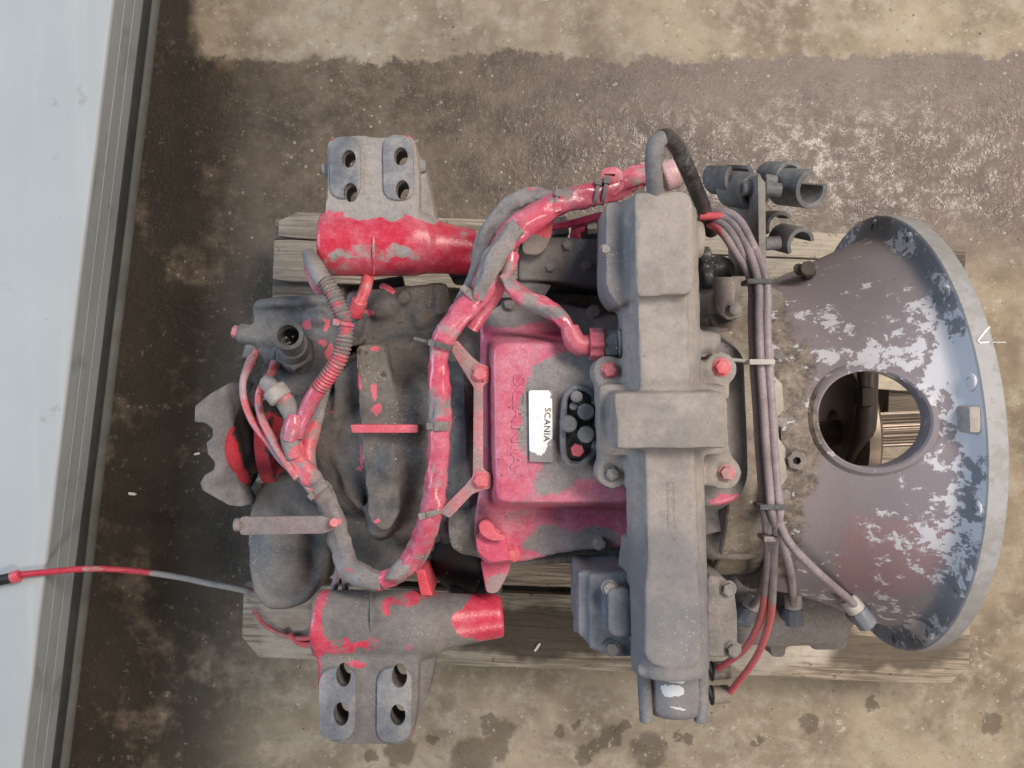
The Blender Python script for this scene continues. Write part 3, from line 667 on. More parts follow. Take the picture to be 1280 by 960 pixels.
# shift cylinder on top
mc = M['cylinder']
mcl = grimy('pale dusty shift cylinder', (.170, .170, .185), (.315, .285, .265), bias=.42, edge=.55, blobs=((840, 845, .7, 150, 190, -.75), (770, 330, .7, 22, 110, -.6)), haze=.1, oil=.06, r1=.72, r2=.8, bump=.22, scale=9, brown=.3, grain=.5, flakes=((848, 849, .685, 16, 4), (842, 864, .685, 14, 8), (846, 884, .68, 10, 2)), fcol=((.46, .47, .50), (.66, .66, .68)))  # slate blob on the left side paints in the cool daylight tint
bm = NB()
def hbox(x0, y0, x1, y1, z1, z0, r=8, fl=1.0): prism(bm, rect(x0, y0, x1, y1), z1, z0, r=r, flare=fl)
a0, a1 = P(822, 262, .675), P(838, 838, .675)
revolve(bm, a0, a1-a0, [(0, .040), ((a1-a0).length, .040)], 36)
prism(bm, [(792, 240), (858, 238), (866, 250), (868, 355), (862, 368), (796, 372)], .733, .62, r=8, flare=(1.42, 1.05))
cyl(bm, P(845, 300, .66), P(878, 300, .66), .02)
prism(bm, [(757, 252), (790, 250), (790, 375), (775, 385), (764, 372), (757, 360)], .70, .61, r=8)
prism(bm, [(797, 365), (860, 365), (862, 492), (800, 492)], .720, .63, r=4, flare=(1.4, 1.0))
prism(bm, [(768, 490), (905, 489), (910, 560), (770, 562)], .735, .64, r=4, flare=1.04)
prism(bm, [(748, 480), (908, 480), (912, 568), (750, 570)], .690, .60, r=8)
for ex, ey in ((762, 465), (901, 461), (766, 590), (906, 592)):
    prism(bm, ell(ex, ey, 21, 21), .668, .60); 
prism(bm, [(745, 462), (785, 450), (785, 500), (748, 500)], .666, .60, r=4); prism(bm, [(870, 448), (912, 458), (912, 500), (870, 500)], .666, .60, r=4)
prism(bm, [(748, 555), (790, 555), (790, 607), (765, 609), (750, 595)], .666, .60, r=4); prism(bm, [(870, 555), (912, 555), (918, 595), (905, 610), (872, 606)], .666, .60, r=4)
cyl(bm, P(868, 428, .675), P(893, 428, .675), m(14, .675)); cyl(bm, P(890, 425, .675), P(900, 425, .675), m(9, .675))
prism(bm, [(806, 555), (868, 555), (874, 705), (810, 705)], .716, .63, r=8, flare=(1.4, 1.0))
prism(bm, [(810, 690), (868, 690), (876, 745), (878, 820), (870, 834), (816, 834), (806, 820), (806, 745)], .7165, .60, r=10, flare=(1.5, 1.03))
prism(bm, [(797, 828), (884, 828), (884, 845), (797, 845)], .700, .61, r=5)
revolve(bm, P(842, 830, .655), Vector((.05, -1, 0)), [(0, .0315), (.044, .031), (.051, .026)], 32)
cylr = obj('shift_cylinder', bm, mcl, G, remesh=.0025, smooth=7, disp=.0008)
# corner posts of the end cap, valve block left and right plate
bm = NB(); cyl(bm, P(804, 832, .672), P(808, 902, .672), m(8.5, .67)); obj('cap_bolt', bm, M['slate'], cylr)
bm = NB(); cyl(bm, P(877, 832, .672), P(876, 902, .672), m(8.5, .67)); obj('cap_bolt', bm, M['slate'], cylr)
bm = NB()
prism(bm, [(736, 718), (790, 715), (795, 820), (770, 822), (748, 815), (736, 812)], .645, .50, r=5)
prism(bm, [(722, 714), (738, 714), (738, 808), (722, 792)], .635, .52, r=3)
prism(bm, [(760, 735), (790, 735), (792, 800), (760, 795)], .675, .52, r=10)
for by in (728, 754, 782): cyl(bm, P(716, by, .60), P(726, by, .60), m(9, .60), 12)
vb = obj('valve_block', bm, grimy('blue slate valve block', (.115, .128, .155), (.20, .205, .225), bias=0, edge=.4, oil=.3, r1=.55), G, remesh=.0028, smooth=3, disp=.0006)
bm = NB(); prism(bm, [(884, 718), (905, 722), (918, 735), (922, 770), (922, 812), (908, 822), (884, 822)], .615, .52, r=8)
ep = obj('end_plate', bm, M['bracket'], G, bevel=.006, segs=3)
# pink union nut
bm = NB(); c_ = P(737, 430, .645); e_ = P(754, 430, .645); d_, u_, v_ = frame_of(e_-c_); n = 32; rgs = []
L = (e_-c_).length
for tt_, rr_ in ((0, .006), (0, .0175), (L, .0175), (L, .006)):
    rgs.append([bm.verts.new(c_+d_*tt_+(u_*math.cos(2*math.pi*k/n)+v_*math.sin(2*math.pi*k/n))*(rr_ if (k % 4) < 2 else rr_*.86)) for k in range(n)])
for i in range(3):
    for k in range(n): bm.faces.new((rgs[i][k], rgs[i][(k+1) % n], rgs[i+1][(k+1) % n], rgs[i+1][k]))
bm.faces.new(rgs[0][::-1]); bm.faces.new(rgs[3])
pm = grimy('pink plastic', (.60, .12, .16), (.42, .26, .27), bias=-.2, haze=.6, oil=.05, r1=.4)
con = obj('connector', bm, pm, G, bevel=.0008, sharp=25)
bm = NB(); cyl(bm, P(754, 431, .645), P(772, 431, .645), .0155, 8); cyl(bm, P(771, 430, .645), P(792, 430, .645), .0165, 20)
obj('socket_body', bm, M['slate'], con)
bm = NB(); tube(bm, [(740, 431, .645, .011), (725, 432, .645, .012), (717, 424, .645, .0115), (712, 410, .643, .010)], seg=14); obj('elbow', bm, pm, con)

# clutch servo below the bell
bm = NB()
prism(bm, [(905, 715), (1000, 706), (1060, 716), (1072, 750), (1062, 800), (1010, 800), (940, 802), (905, 795)], .355, .20, r=14)
s0, s1 = P(885, 765, .33), P(1050, 768, .33); revolve(bm, s0, s1-s0, [(0, .042), (.1, .046), ((s1-s0).length, .040)], 32)
prism(bm, [(960, 795), (985, 795), (982, 822), (964, 822)], .335, .25, r=5); prism(bm, [(1010, 792), (1062, 792), (1060, 812), (1016, 814)], .34, .25, r=6)
prism(bm, [(1045, 720), (1085, 735), (1088, 775), (1050, 790)], .35, .24, r=10)
cyl(bm, P(1058, 722, .36), P(1080, 742, .36), .014); cyl(bm, P(1078, 735, .37), P(1090, 730, .37), .012)
servo = obj('clutch_servo', bm, grimy('servo casting', (.23, .215, .205), (.33, .30, .285), bias=.05, edge=.4, oil=.3, r1=.6), G, remesh=.0032, smooth=5, disp=.0008)
def fitting(px, py, z, ang, parent, blue=True):
    d = Vector((math.sin(ang), math.cos(ang), 0)); b = P(px, py, z)
    bm = NB(); cyl(bm, b-d*.022, b+d*.002, .0125, 8); cyl(bm, b-d*.012-Vector((0, 0, .03)), b-d*.012, .012, 12)
    o = obj('fitting', bm, M['blue'] if blue else M['slate'], parent, bevel=.001)
    bm = NB(); cyl(bm, b+d*.001, b+d*.022, .0115, 16); obj('collar', bm, M['fitting'], parent)
fitting(936, 762, .40, math.radians(28), servo); fitting(992, 762, .40, math.radians(-3), servo); fitting(1072, 764, .537, math.radians(-38), servo)

# clip bracket with pipe clips, upper right
bm = NB(); prism(bm, [(947, 216), (957, 228), (958, 345), (949, 345)], .60, .46)
clipb = obj('clip_bracket', bm, M['bracket'], G, bevel=.001)
def clip(px, py, z, tilt, r, length, gap0, parent, mat, span=280):
    """split plastic ring; tilt = direction its mouth points"""
    c = P(px, py, z); d = Vector(tilt).normalized(); d, u, v = frame_of(d); bmc = NB(); n = 26; span = math.radians(span); rg = []
    for tt_, rr_ in ((0, r), (length, r), (length, r*.72), (0, r*.72)):
        rg.append([bmc.verts.new(c+d*tt_+(u*math.cos(gap0+span*k/n)+v*math.sin(gap0+span*k/n))*rr_) for k in range(n+1)])
    for i in range(4):
        for k in range(n): bmc.faces.new((rg[i][k], rg[i][k+1], rg[(i+1) % 4][k+1], rg[(i+1) % 4][k]))
    bmc.faces.new([rg[i][0] for i in range(4)][::-1]); bmc.faces.new([rg[i][n] for i in range(4)])
    return obj('pipe_clip', bmc, mat, parent, bevel=.001)
pl = M['plastic']; pl2 = grimy('grey clip', (.09, .095, .105), (.215, .215, .225), bias=.05, edge=.35, oil=.2, r1=.5)
clip(896, 222, .50, (.30, -.24, .9), .0205, .052, math.radians(262), clipb, pl)
clip(914, 236, .52, (.34, -.26, .9), .0215, .050, math.radians(215), clipb, pl2)
clip(960, 222, .49, (.30, -.20, .9), .0195, .046, math.radians(60), clipb, pl2)
clip(978, 233, .52, (.36, -.26, .9), .0225, .054, math.radians(222), clipb, pl2)
clip(962, 282, .45, (.15, -.20, .9), .0195, .030, math.radians(185), clipb, pl, 170)
clip(976, 299, .46, (.34, -.28, .85), .0205, .040, math.radians(140), clipb, pl2, 210)
for x0, y0, x1, y1, z in ((928, 236, 950, 234, .575), (955, 236, 976, 238, .57), (955, 305, 975, 303, .50), (930, 228, 950, 226, .56), (955, 226, 970, 228, .545)):
    bm = NB(); cyl(bm, P(x0, y0, z), P(x1, y1, z), .0085, 14); obj('clip_stem', bm, pl2, clipb)
# folded plate with a bolt
bm = NB(); slab(bm, [P(x, y, .60) for x, y in smooth_poly([(892, 346), (916, 346), (920, 360), (917, 378), (926, 386), (922, 397), (910, 400), (896, 390)], 4, 3)], .006)
fp_ = obj('folded_bracket', bm, grimy('brown bracket', (.19, .155, .14), (.285, .25, .235), bias=.1, edge=.3, oil=.15), G, bevel=.0012)
bm = NB(); prism(bm, [(914, 345), (935, 345), (936, 388), (925, 398), (916, 398)], .588, .54, r=2); obj('back_flange', bm, M['brown'], fp_, bevel=.001)
bm = NB()
cyl(bm, P(872, 322, .55), P(888, 320, .55), .012, 14); cyl(bm, P(876, 348, .55), P(890, 346, .55), .013, 14); prism(bm, [(870, 330), (893, 326), (893, 400), (870, 405)], .545, .45, r=4)
ellipsoid(bm, P(898, 338, .52), .02, .018, .02)
obj('relay_valve', bm, M['dark'], G, remesh=.0025, smooth=2)

# joint face against the bell, with bolt bosses
bm = NB()
jf = [(962, 428), (967, 430), (968, 470), (978, 480), (980, 512), (972, 522), (974, 548), (982, 560), (984, 598), (974, 612), (975, 640), (962, 640)]
slab(bm, [P(x, y, .618) for x, y in jf], .03)
obj('joint_strip', bm, grimy('pale strip', (.40, .375, .34), (.30, .27, .24), bias=0, edge=.3, oil=.1), G, bevel=.001)
bm = NB(); revolve(bm, ax(-.262)+V*.012, U, [(0, .188), (.002, .190), (.054, .190), (.057, .186)], 128)
obj('joint_flange', bm, grimy('joint flange', (.16, .13, .10), (.30, .265, .22), bias=.02, edge=.3, oil=.5, chips=.35, scale=26), G, disp=.001)
bm = NB(); cyl(bm, P(1010, 345, .48), P(1010, 335, .53), .0095, 8); cyl(bm, P(999, 338, .50), P(998, 335, .52), .006, 10)
obj('breather', bm, M['fork'], G)

bm = NB(); l_, n_ = ray(995, 575); revolve(bm, l_-n_*.004, n_, [(0, .0115), (.008, .0115), (.0095, .010), (.0095, .0047), (0, .0047)], 6, closed=True); obj('hex_nut', bm, M['bracket'], case, sharp=25)
bm = NB(); revolve(bm, l_-n_*.003, n_, [(0, .0064), (.004, .0064)], 16); obj('nut_bore', bm, M['black'], case)
# hexagon bolts: one shared mesh
bmh = NB(); revolve(bmh, (0, 0, -.25), (0, 0, 1), [(0, 1.25), (.35, 1.25), (.45, 1.12)], 20); revolve(bmh, (0, 0, .1), (0, 0, 1), [(0, 1.0), (.62, 1.0), (.75, .86), (.78, .5)], 6)
bmesh.ops.recalc_face_normals(bmh, faces=bmh.faces); BOLT = {}
for k in ('bolt', 'bolt_red'):
    me = bpy.data.meshes.new('bolt'); bmh.to_mesh(me); me.materials.append(M[k]); finish(me, 30); BOLT[k] = me
bmh.free()
def bolt(px, py, rpx, parent, kind='bolt', up=True, name='bolt', sink=0):
    loc, nor = ray(px, py)
    o = bpy.data.objects.new(name, BOLT[kind]); COL.objects.link(o)
    r = m(rpx, loc.z); o.scale = (r, r, r); o.location = loc-Vector((0, 0, sink))
    nn = Vector((0, 0, 1)) if up else nor
    o.rotation_euler = (nn.to_track_quat('Z', 'Y') @ Matrix.Rotation(R.uniform(0, 1), 4, 'Z').to_quaternion()).to_euler()
    attach(o, parent); return o
for x, y, r_, k in ((762, 463, 8.5, 'bolt_red'), (902, 459, 9.5, 'bolt_red'), (765, 592, 8.5, 'bolt'), (908, 591, 9, 'bolt_red')): bolt(x, y, r_, cylr, k)
for x, y, k in ((600, 467, 'bolt_red'), (601, 600, 'bolt_red')): bolt(x, y, 9, lp, k)
for x, y, r_, k in ((640, 693, 8, 'bolt_red'), (750, 679, 7.5, 'bolt'), (637, 380, 8, 'bolt'), (743, 390, 7.5, 'bolt')): bolt(x, y, r_, cov, k)
for x, y in ((688, 334), (709, 307), (733, 332), (757, 312)): bolt(x, y, 6, act, 'bolt')
for x, y in ((762, 735), (765, 810)): bolt(x, y, 8.5, vb, 'bolt')
for x, y in ((910, 736), (916, 812)): bolt(x, y, 8.5, ep, 'bolt')
bolt(917, 387, 8, fp_, 'bolt')
for x, y in ((972, 445), (977, 528), (981, 617)): bolt(x, y, 8, case, 'bolt', up=False, sink=.004)

# five studs in the oval pocket beside the plate
bm = NB(); prism(bm, smooth_poly([(709, 488), (735, 487), (745, 520), (745, 560), (735, 578), (710, 576), (705, 530)], 10, 5), .6335, .60)
pk = obj('stud_pocket', bm, M['dark'], G, bevel=.001)
bm = NB(); tube(bm, [(722, 484, .637, .0035), (740, 492, .637, .0035), (745, 530, .637, .0035), (741, 566, .637, .0035), (722, 582, .637, .0035), (706, 572, .637, .0035), (704, 530, .637, .0035), (708, 494, .637, .0035), (722, 484, .637, .0035)], seg=10)
obj('pocket_rim', bm, M['slate'], pk)
for x, y, r_, z in ((733, 515, 10.5, .652), (711, 530, 10.5, .652), (733, 543, 10.5, .652), (721, 496, 7.5, .648), (717, 508, 5, .642)):
    bm = NB(); c = P(x, y, z); cyl(bm, (c.x, c.y, .62), c, m(r_, z), 24, ch=.15); obj('stud', bm, M['slate'], pk)
bm = NB(); c = P(722, 563, .648); cyl(bm, (c.x, c.y, .62), c, m(8.5, .65), 6, ch=.12); obj('stud', bm, M['bolt_red'], pk)

# name plate with its lettering, and the cast lettering beside it
bm = NB(); slab(bm, [P(*ray_xy, .6325) for ray_xy in ((661, 488), (690, 488), (691, 578), (662, 577))], .006)
npl = obj('name_plate', bm, M['sticker'], G); tag(npl, 'bright foil name plate reading SCANIA')
def text(name, s, px, py, z, length_px, height_px, depth, mat, parent, bold=0):
    cu = bpy.data.curves.new(name, 'FONT'); cu.body = s; cu.align_x = 'CENTER'; cu.align_y = 'CENTER'; cu.extrude = depth; cu.offset = bold; cu.space_character = 1.08
    o = bpy.data.objects.new(name, cu); COL.objects.link(o); bpy.context.view_layer.update()
    me = bpy.data.meshes.new_from_object(o.evaluated_get(bpy.context.evaluated_depsgraph_get())); bpy.data.objects.remove(o)
    xs = [v.co.x for v in me.vertices]; ys = [v.co.y for v in me.vertices]
    sx_ = m(length_px, z)/(max(xs)-min(xs)); sy_ = m(height_px, z)/(max(ys)-min(ys))
    cx, cy = (max(xs)+min(xs))/2, (max(ys)+min(ys))/2
    for v in me.vertices: v.co = Vector(((v.co.x-cx)*sx_, (v.co.y-cy)*sy_, v.co.z))
    o = bpy.data.objects.new(name, me); COL.objects.link(o); me.materials.clear(); me.materials.append(mat)
    o.location = P(px, py, z); o.rotation_euler = (0, 0, math.radians(-92)); attach(o, parent); return o
text('lettering', 'SCANIA', 684, 531, .6327, 42, 7.5, .0003, M['ink'], npl)
text('cast_lettering', 'SCANIA', 648, 528, .6285, 118, 16, .0008, mat_cov, cov, bold=.012)
# worn cast marks on the cylinder
bm = NB()
for k in range(6):
    y = 607+k*10; loc, nor = ray(838, y)
    for dx in (-4, 4): 
        l2, _ = ray(838+dx+.03*(y-607), y); tube(bm, [(838+dx+.03*(y-607), y-3, l2.z, .0008), (838+dx+.03*(y-607), y+3, l2.z, .0008)], seg=6)
    l2, _ = ray(838, y-4); tube(bm, [(834, y-4, l2.z, .0008), (842, y-4, l2.z, .0008)], seg=6)
obj('cast_marks', bm, mcl, cylr)
# white paint mark across the flange edge
bm = NB(); mk = []
for px, py in ((1236, 409), (1229, 417), (1222, 426), (1224, 429), (1235, 428), (1246, 428), (1257, 428)):
    l, nn = ray(px, py); mk.append(l+nn*.0006)
for a, b in zip(mk, mk[1:]): cyl(bm, a, b, .0011, 6)
obj('paint_mark', bm, M['chalk'], bell)
# ------------------------------------------------------------------ looms, pipes
LR, LG = M['loom_red'], M['loom_grey']
def run(name, path, mat, parent=G, **kw):
    k_ = .80 if mat in (LR, LG) else (.76 if mat is M['conduit'] else 1.0)
    path = [(*q[:3], q[3]*k_) if len(q) > 3 else q for q in path]
    bm = NB(); tube(bm, path, **kw); return obj(name, bm, mat, parent, sharp=60)
def tie(px, py, z, r, ang, parent, mat, wd=.005, tail=0):
    """strap ring round a run; ang = run direction in the picture plane"""
    r *= .82; d = Vector((math.cos(ang), math.sin(ang), 0)); c = P(px, py, z); bm = NB()
    revolve(bm, c-d*wd/2, d, [(0, r*.9), (0, r), (wd, r), (wd, r*.9)], 20, closed=True)
    s = Vector((-d.y, d.x, 0)); bmesh.ops.create_cube(bm, size=.007, matrix=Matrix.Translation(c+s*r*.7+Vector((0, 0, r*.75))) @ Matrix.Rotation(ang, 4, 'Z'))
    if tail:
        e = c+s*tail; cyl(bm, c+s*r*.8*(1 if tail > 0 else -1)+Vector((0, 0, r*.5)), e+Vector((0, 0, r*.2)), .0022, 6)
    return obj('cable_tie', bm, mat, parent)
loom = run('wiring_loom', [(822, 212, .60, .013), (795, 222, .615, .015), (765, 236, .625, .0165), (730, 246, .63, .0155), (690, 258, .635, .0165), (655, 280, .635, .0185), (635, 300, .63, .016), (618, 330, .625, .016), (600, 365, .622, .0155), (572, 398, .622, .015), (553, 425, .62, .0145), (548, 452, .618, .0135), (549, 500, .617, .0145), (548, 560, .615, .0145), (544, 610, .61, .0145), (536, 650, .60, .0155), (520, 690, .58, .015), (500, 715, .57, .013), (478, 726, .565, .012)], LR, wob=.14, seg=26, flat=.82, tape=.02, step=.0035)
run('branch', [(700, 250, .615, .010), (668, 246, .612, .013), (640, 258, .61, .013), (612, 288, .605, .012), (602, 320, .60, .012), (592, 350, .595, .012), (575, 382, .60, .010)], LG, loom, wob=.24, seg=20, flat=.8, step=.004)
run('branch', [(648, 282, .652, .011), (632, 298, .650, .014), (618, 325, .645, .0145), (606, 350, .64, .012), (598, 372, .63, .009)], LG, loom, wob=.24, seg=20, flat=.8, seed=3, step=.004)
run('branch', [(634, 330, .625, .010), (640, 322, .63, .010), (634, 338, .632, .009), (628, 352, .625, .009), (612, 378, .61, .010), (590, 410, .60, .010)], LR, loom, wob=.12, seg=14)
run('branch', [(628, 345, .632, .009), (650, 368, .635, .0115), (680, 384, .637, .0115), (700, 397, .64, .0105), (712, 414, .643, .0095)], LR, loom, wob=.2, seg=20, step=.004, seed=2)
run('branch', [(546, 640, .60, .004), (543, 665, .59, .004), (532, 695, .575, .004), (520, 712, .565, .004)], LR, loom, seg=8)
run('branch', [(478, 727, .565, .0125), (455, 722, .56, .0165), (436, 706, .545, .016), (426, 680, .53, .0155), (417, 650, .522, .0155), (404, 620, .53, .015), (388, 598, .548, .0145), (372, 575, .545, .014), (364, 555, .545, .0125)], LG, loom, wob=.17, seg=22, flat=.85, seed=5, tape=.022, step=.004)
run('branch', [(500, 716, .575, .013), (490, 722, .577, .012), (505, 708, .573, .014), (522, 690, .57, .012)], LG, loom, wob=.2, seg=14, seed=8)
run('branch', [(398, 618, .54, .012), (387, 590, .535, .012), (385, 560, .53, .0125), (395, 525, .525, .0115), (402, 495, .52, .011), (412, 478, .515, .010)], LG, loom, wob=.05, seg=14)
run('branch', [(368, 572, .55, .012), (362, 545, .552, .0135), (366, 525, .552, .012), (360, 508, .55, .0135), (352, 496, .55, .014), (345, 488, .548, .0115)], LG, loom, wob=.08, seg=16, seed=6)
run('branch', [(362, 548, .556, .012), (366, 532, .56, .0125), (368, 520, .558, .010)], LR, loom, seg=14)
cond = run('ribbed_conduit', [(396, 340, .57, .0115), (407, 352, .575, .0115), (420, 375, .58, .012), (430, 400, .582, .012), (431, 422, .582, .012), (424, 448, .578, .012), (410, 470, .572, .012), (398, 486, .565, .012)], M['conduit'], ribs=.0043, step=.0009, seg=16)
run('sleeve', [(398, 486, .566, .0125), (388, 502, .56, .012), (380, 520, .555, .011), (370, 545, .55, .010)], LR, cond, wob=.08, seg=14)
run('sleeve', [(386, 318, .55, .010), (392, 330, .565, .013), (400, 345, .572, .0135), (405, 352, .574, .0125)], LG, cond, wob=.06, seg=14)
run('sleeve', [(388, 332, .545, .011), (396, 352, .55, .012), (402, 364, .545, .010)], LR, cond, seg=12)
tie(431, 405, .582, .0135, math.radians(80), cond, M['loom_red'], .004)
run('sensor_lead', [(318, 440, .49, .007), (312, 455, .50, .006), (304, 475, .51, .0045), (305, 500, .515, .0045), (316, 528, .522, .0045), (335, 552, .53, .005), (352, 575, .537, .005), (378, 600, .545, .0045), (395, 622, .55, .0045)], M['pipe_red'], seg=10)
run('sensor_lead', [(346, 452, .50, .008), (338, 468, .51, .005), (328, 482, .518, .005), (323, 500, .522, .005), (328, 525, .53, .005), (342, 552, .54, .0055), (356, 575, .548, .0055), (372, 598, .553, .005)], M['pipe_red'], seg=10)
bm = NB(); cyl(bm, P(316, 432, .485), P(312, 450, .492), .010, 10); obj('lead_plug', bm, M['slate'], G)
bm = NB(); cyl(bm, P(352, 434, .49), P(344, 454, .50), .010, 10); obj('lead_plug', bm, M['plastic'], G)
bm = NB(); cyl(bm, P(341, 485, .555), P(352, 499, .555), .0145, 18); cyl(bm, P(334, 478, .52), P(344, 489, .545), .010, 12)
obj('plug_cap', bm, M['cylinder'], loom)
run('vent_pipe', [(460, 345, .52, .0075), (457, 360, .53, .0075), (449, 378, .525, .0075)], M['pipe_red'], seg=12)
bm = NB(); cyl(bm, P(450, 375, .527), P(443, 394, .515), .0095, 12); obj('vent_nipple', bm, flm, G)
bm = NB(); cyl(bm, P(452, 362, .47), P(505, 354, .47), .010, 16); obj('black_stub', bm, M['black'], G)
bm = NB(); tube(bm, [(478, 358, .49, .005), (490, 366, .50, .005), (496, 385, .49, .005)], seg=8); obj('red_stub', bm, flm, G)
# ties on the main loom
GR = M['bracket']
tie(590, 370, .62, .0175, math.radians(50), loom, GR, .008); tie(551, 432, .62, .0165, math.radians(75), loom, M['plastic'], .006, tail=.03)
tie(549, 532, .616, .0160, math.radians(90), loom, GR, .010); tie(540, 640, .603, .0175, math.radians(105), loom, GR, .006, tail=-.025)
tie(745, 242, .628, .0178, math.radians(-10), loom, GR, .004); tie(755, 240, .628, .0178, math.radians(-10), loom, GR, .004)
tie(400, 612, .55, .0165, math.radians(130), loom, GR, .006); tie(694, 256, .634, .018, math.radians(-15), loom, LG, .003)
bm = NB(); slab(bm, [P(x, y, .635) for x, y in smooth_poly([(750, 222), (752, 212), (760, 208), (774, 209), (779, 216), (781, 235), (768, 246), (752, 244)], 5, 4)], .005)
cbm = NB(); slab(cbm, [P(x, y, .65) for x, y in rect(757, 213, 771, 216)], .04)
obj('tag_lug', bm, pm, loom, bevel=.0012, cut=[cbm])
bm = NB(); cyl(bm, P(828, 222, .60), P(846, 216, .60), .017, 14); cyl(bm, P(800, 214, .605), P(822, 212, .605), .010, 12); obj('loom_plug', bm, grimy('pale pink plug', (.60, .36, .37), (.48, .40, .40), bias=0, edge=.3, haze=.5, oil=.02), loom, bevel=.001)
# short magenta lines between actuator and cylinder
mg = grimy('magenta line', (.48, .03, .10), (.30, .10, .14), bias=-.1, edge=.3, haze=.3, oil=.1)
run('feed_line', [(690, 284, .57), (720, 278, .575), (745, 271, .58), (770, 266, .58)], mg, rad=.0045, seg=10); run('feed_line', [(720, 302, .555), (720, 288, .56), (735, 283, .56), (768, 279, .56)], mg, rad=.0065, seg=10)
bm = NB(); cyl(bm, P(733, 283, .562), P(745, 282, .562), .009, 6); obj('line_nut', bm, M['fitting'], G)
bm = NB(); prism(bm, [(690, 272), (708, 270), (712, 292), (690, 294)], .55, .5, r=2); prism(bm, [(722, 286), (758, 286), (758, 300), (722, 300)], .53, .46, r=2); obj('junction_block', bm, M['dark'], G, bevel=.002)

# breather hose looping over the cylinder end
run('breather_hose', [(820, 250, .72, .0085), (818, 225, .735, .0085), (817, 195, .745, .0085), (821, 178, .745, .0085), (832, 171, .735, .0085), (845, 182, .71, .0085), (857, 206, .68, .0085), (868, 232, .65, .0085), (880, 262, .61, .0085), (890, 290, .58, .0085)],
    grimy('hose', (.03, .028, .027), (.20, .195, .20), bias=-.25, edge=.15, oil=.1, blobs=((815, 210, .74, 16, 45, .9),)), seg=14)

# air pipes
# (start, gather, exit) each pipe its own object
base = [(950, 352), (951, 400), (953, 452), (957, 510), (960, 560), (965, 620), (967, 640)]
specs = [((876, 264, .60), (915, 268), (938, 300), 3.5, [(985, 676, .655), (1012, 706, .64), (1040, 731, .60), (1060, 748, .56), (1069, 757, .541)], 'pipe'),
         ((876, 268, .59), (912, 276), (932, 306), -3.0, [(975, 672, .635), (986, 706, .60), (991, 738, .50), (992, 756, .41)], 'pipe'),
         ((876, 272, .58), (905, 282), (926, 312), -8.0, [(962, 680, .63), (958, 720, .57), (949, 745, .48), (940, 757, .41)], 'pipe'),
         ((876, 270, .61), (918, 274), (941, 306), 9.0, [(968, 676, .635), (966, 730, .58), (962, 775, .50), (945, 822, .40), (912, 866, .305)], 'pipe_red'),
         ((876, 276, .57), (900, 288), (921, 318), -13, [(960, 684, .625), (958, 730, .57), (950, 775, .48), (930, 812, .38), (896, 837, .305)], 'pipe_red')]
half = grimy('half red pipe', (.62, .09, .105), (.325, .275, .30), bias=-.3, scale=12, edge=.16, r1=.33, r2=.45, oil=.03, haze=.35, bump=.06, blobs=((950, 450, .6, 60, 270, .9), (975, 680, .55, 40, 80, .6), (935, 290, .6, 40, 60, .4)))
for i, (st, g1_, g2_, off, tail, mt) in enumerate(specs):
    zb = .655+(i % 2)*.012
    path = [(*st, .0047), (*g1_, .625, .0047), (*g2_, .645, .0047)]
    path += [(x+off*.85, y, zb, .0047) for x, y in base]
    path += [(*q, .0047) for q in tail]
    ap = run('air_pipe', path, half if mt == 'pipe_red' else grimy('lilac pipe', (.335, .285, .315), (.25, .215, .23), bias=0, scale=20, edge=.3, r1=.36, r2=.55, oil=.04, haze=.1, bump=.05) if i == 0 else (M['pipe'] if mt == 'pipe' else half), G, seg=12)
for x, y, z, wd, mt, tl in ((950, 351, .657, .006, M['plastic'], 0), (953, 452, .66, .006, M['fitting'], -.06), (966, 634, .658, .009, M['blue_dark'], 0), (964, 674, .632, .005, M['pipe'], 0)):
    bm = NB(); hx = m(15 if y != 674 else 8, z); c = P(x, y, z)
    prism(bm, rect(x-(16 if y != 674 else 9), y-3, x+(16 if y != 674 else 9), y+3.5), z+.0175, z-.009, r=2)
    if tl: cyl(bm, c+Vector((-.015, 0, .005)), c+Vector((tl, .006, -.02)), .002, 6)
    obj('cable_tie', bm, mt, G, bevel=.001)
for y, z in ((842, .29), (872, .28)):
    bm = NB(); cyl(bm, P(888, y-3, .30), P(912, y-5, .30), .013, 16); o = obj('pipe_union', bm, grimy('pipe union', (.2, .17, .14), (.30, .26, .22), bias=0, edge=.3, oil=.1), G)
    bm = NB(); cyl(bm, P(888, y-3, .30), P(891, y-3, .30), .0145, 16); obj('seal_ring', bm, M['black'], o)
# loop of thin lead under the canister
run('ground_lead', [(318, 764, .20), (330, 780, .165), (352, 793, .152), (375, 798, .152), (398, 795, .16), (420, 785, .2), (440, 740, .40)], M['pipe_red'], rad=.004, seg=10)
run('ground_lead', [(362, 792, .153), (372, 803, .151), (388, 806, .151), (400, 800, .16), (420, 780, .25), (432, 735, .42)], M['pipe_red'], rad=.0048, seg=10)
run('drop_lead', [(424, 708, .545), (420, 725, .52), (416, 745, .48)], M['pipe'], rad=.0045, seg=8); run('drop_lead', [(428, 708, .545), (431, 725, .52), (432, 745, .48)], M['pipe'], rad=.0045, seg=8)
bm = NB(); prism(bm, [(519, 712), (531, 712), (541, 745), (526, 745)], .535, .46); obj('red_tab', bm, flm, G, bevel=.002)

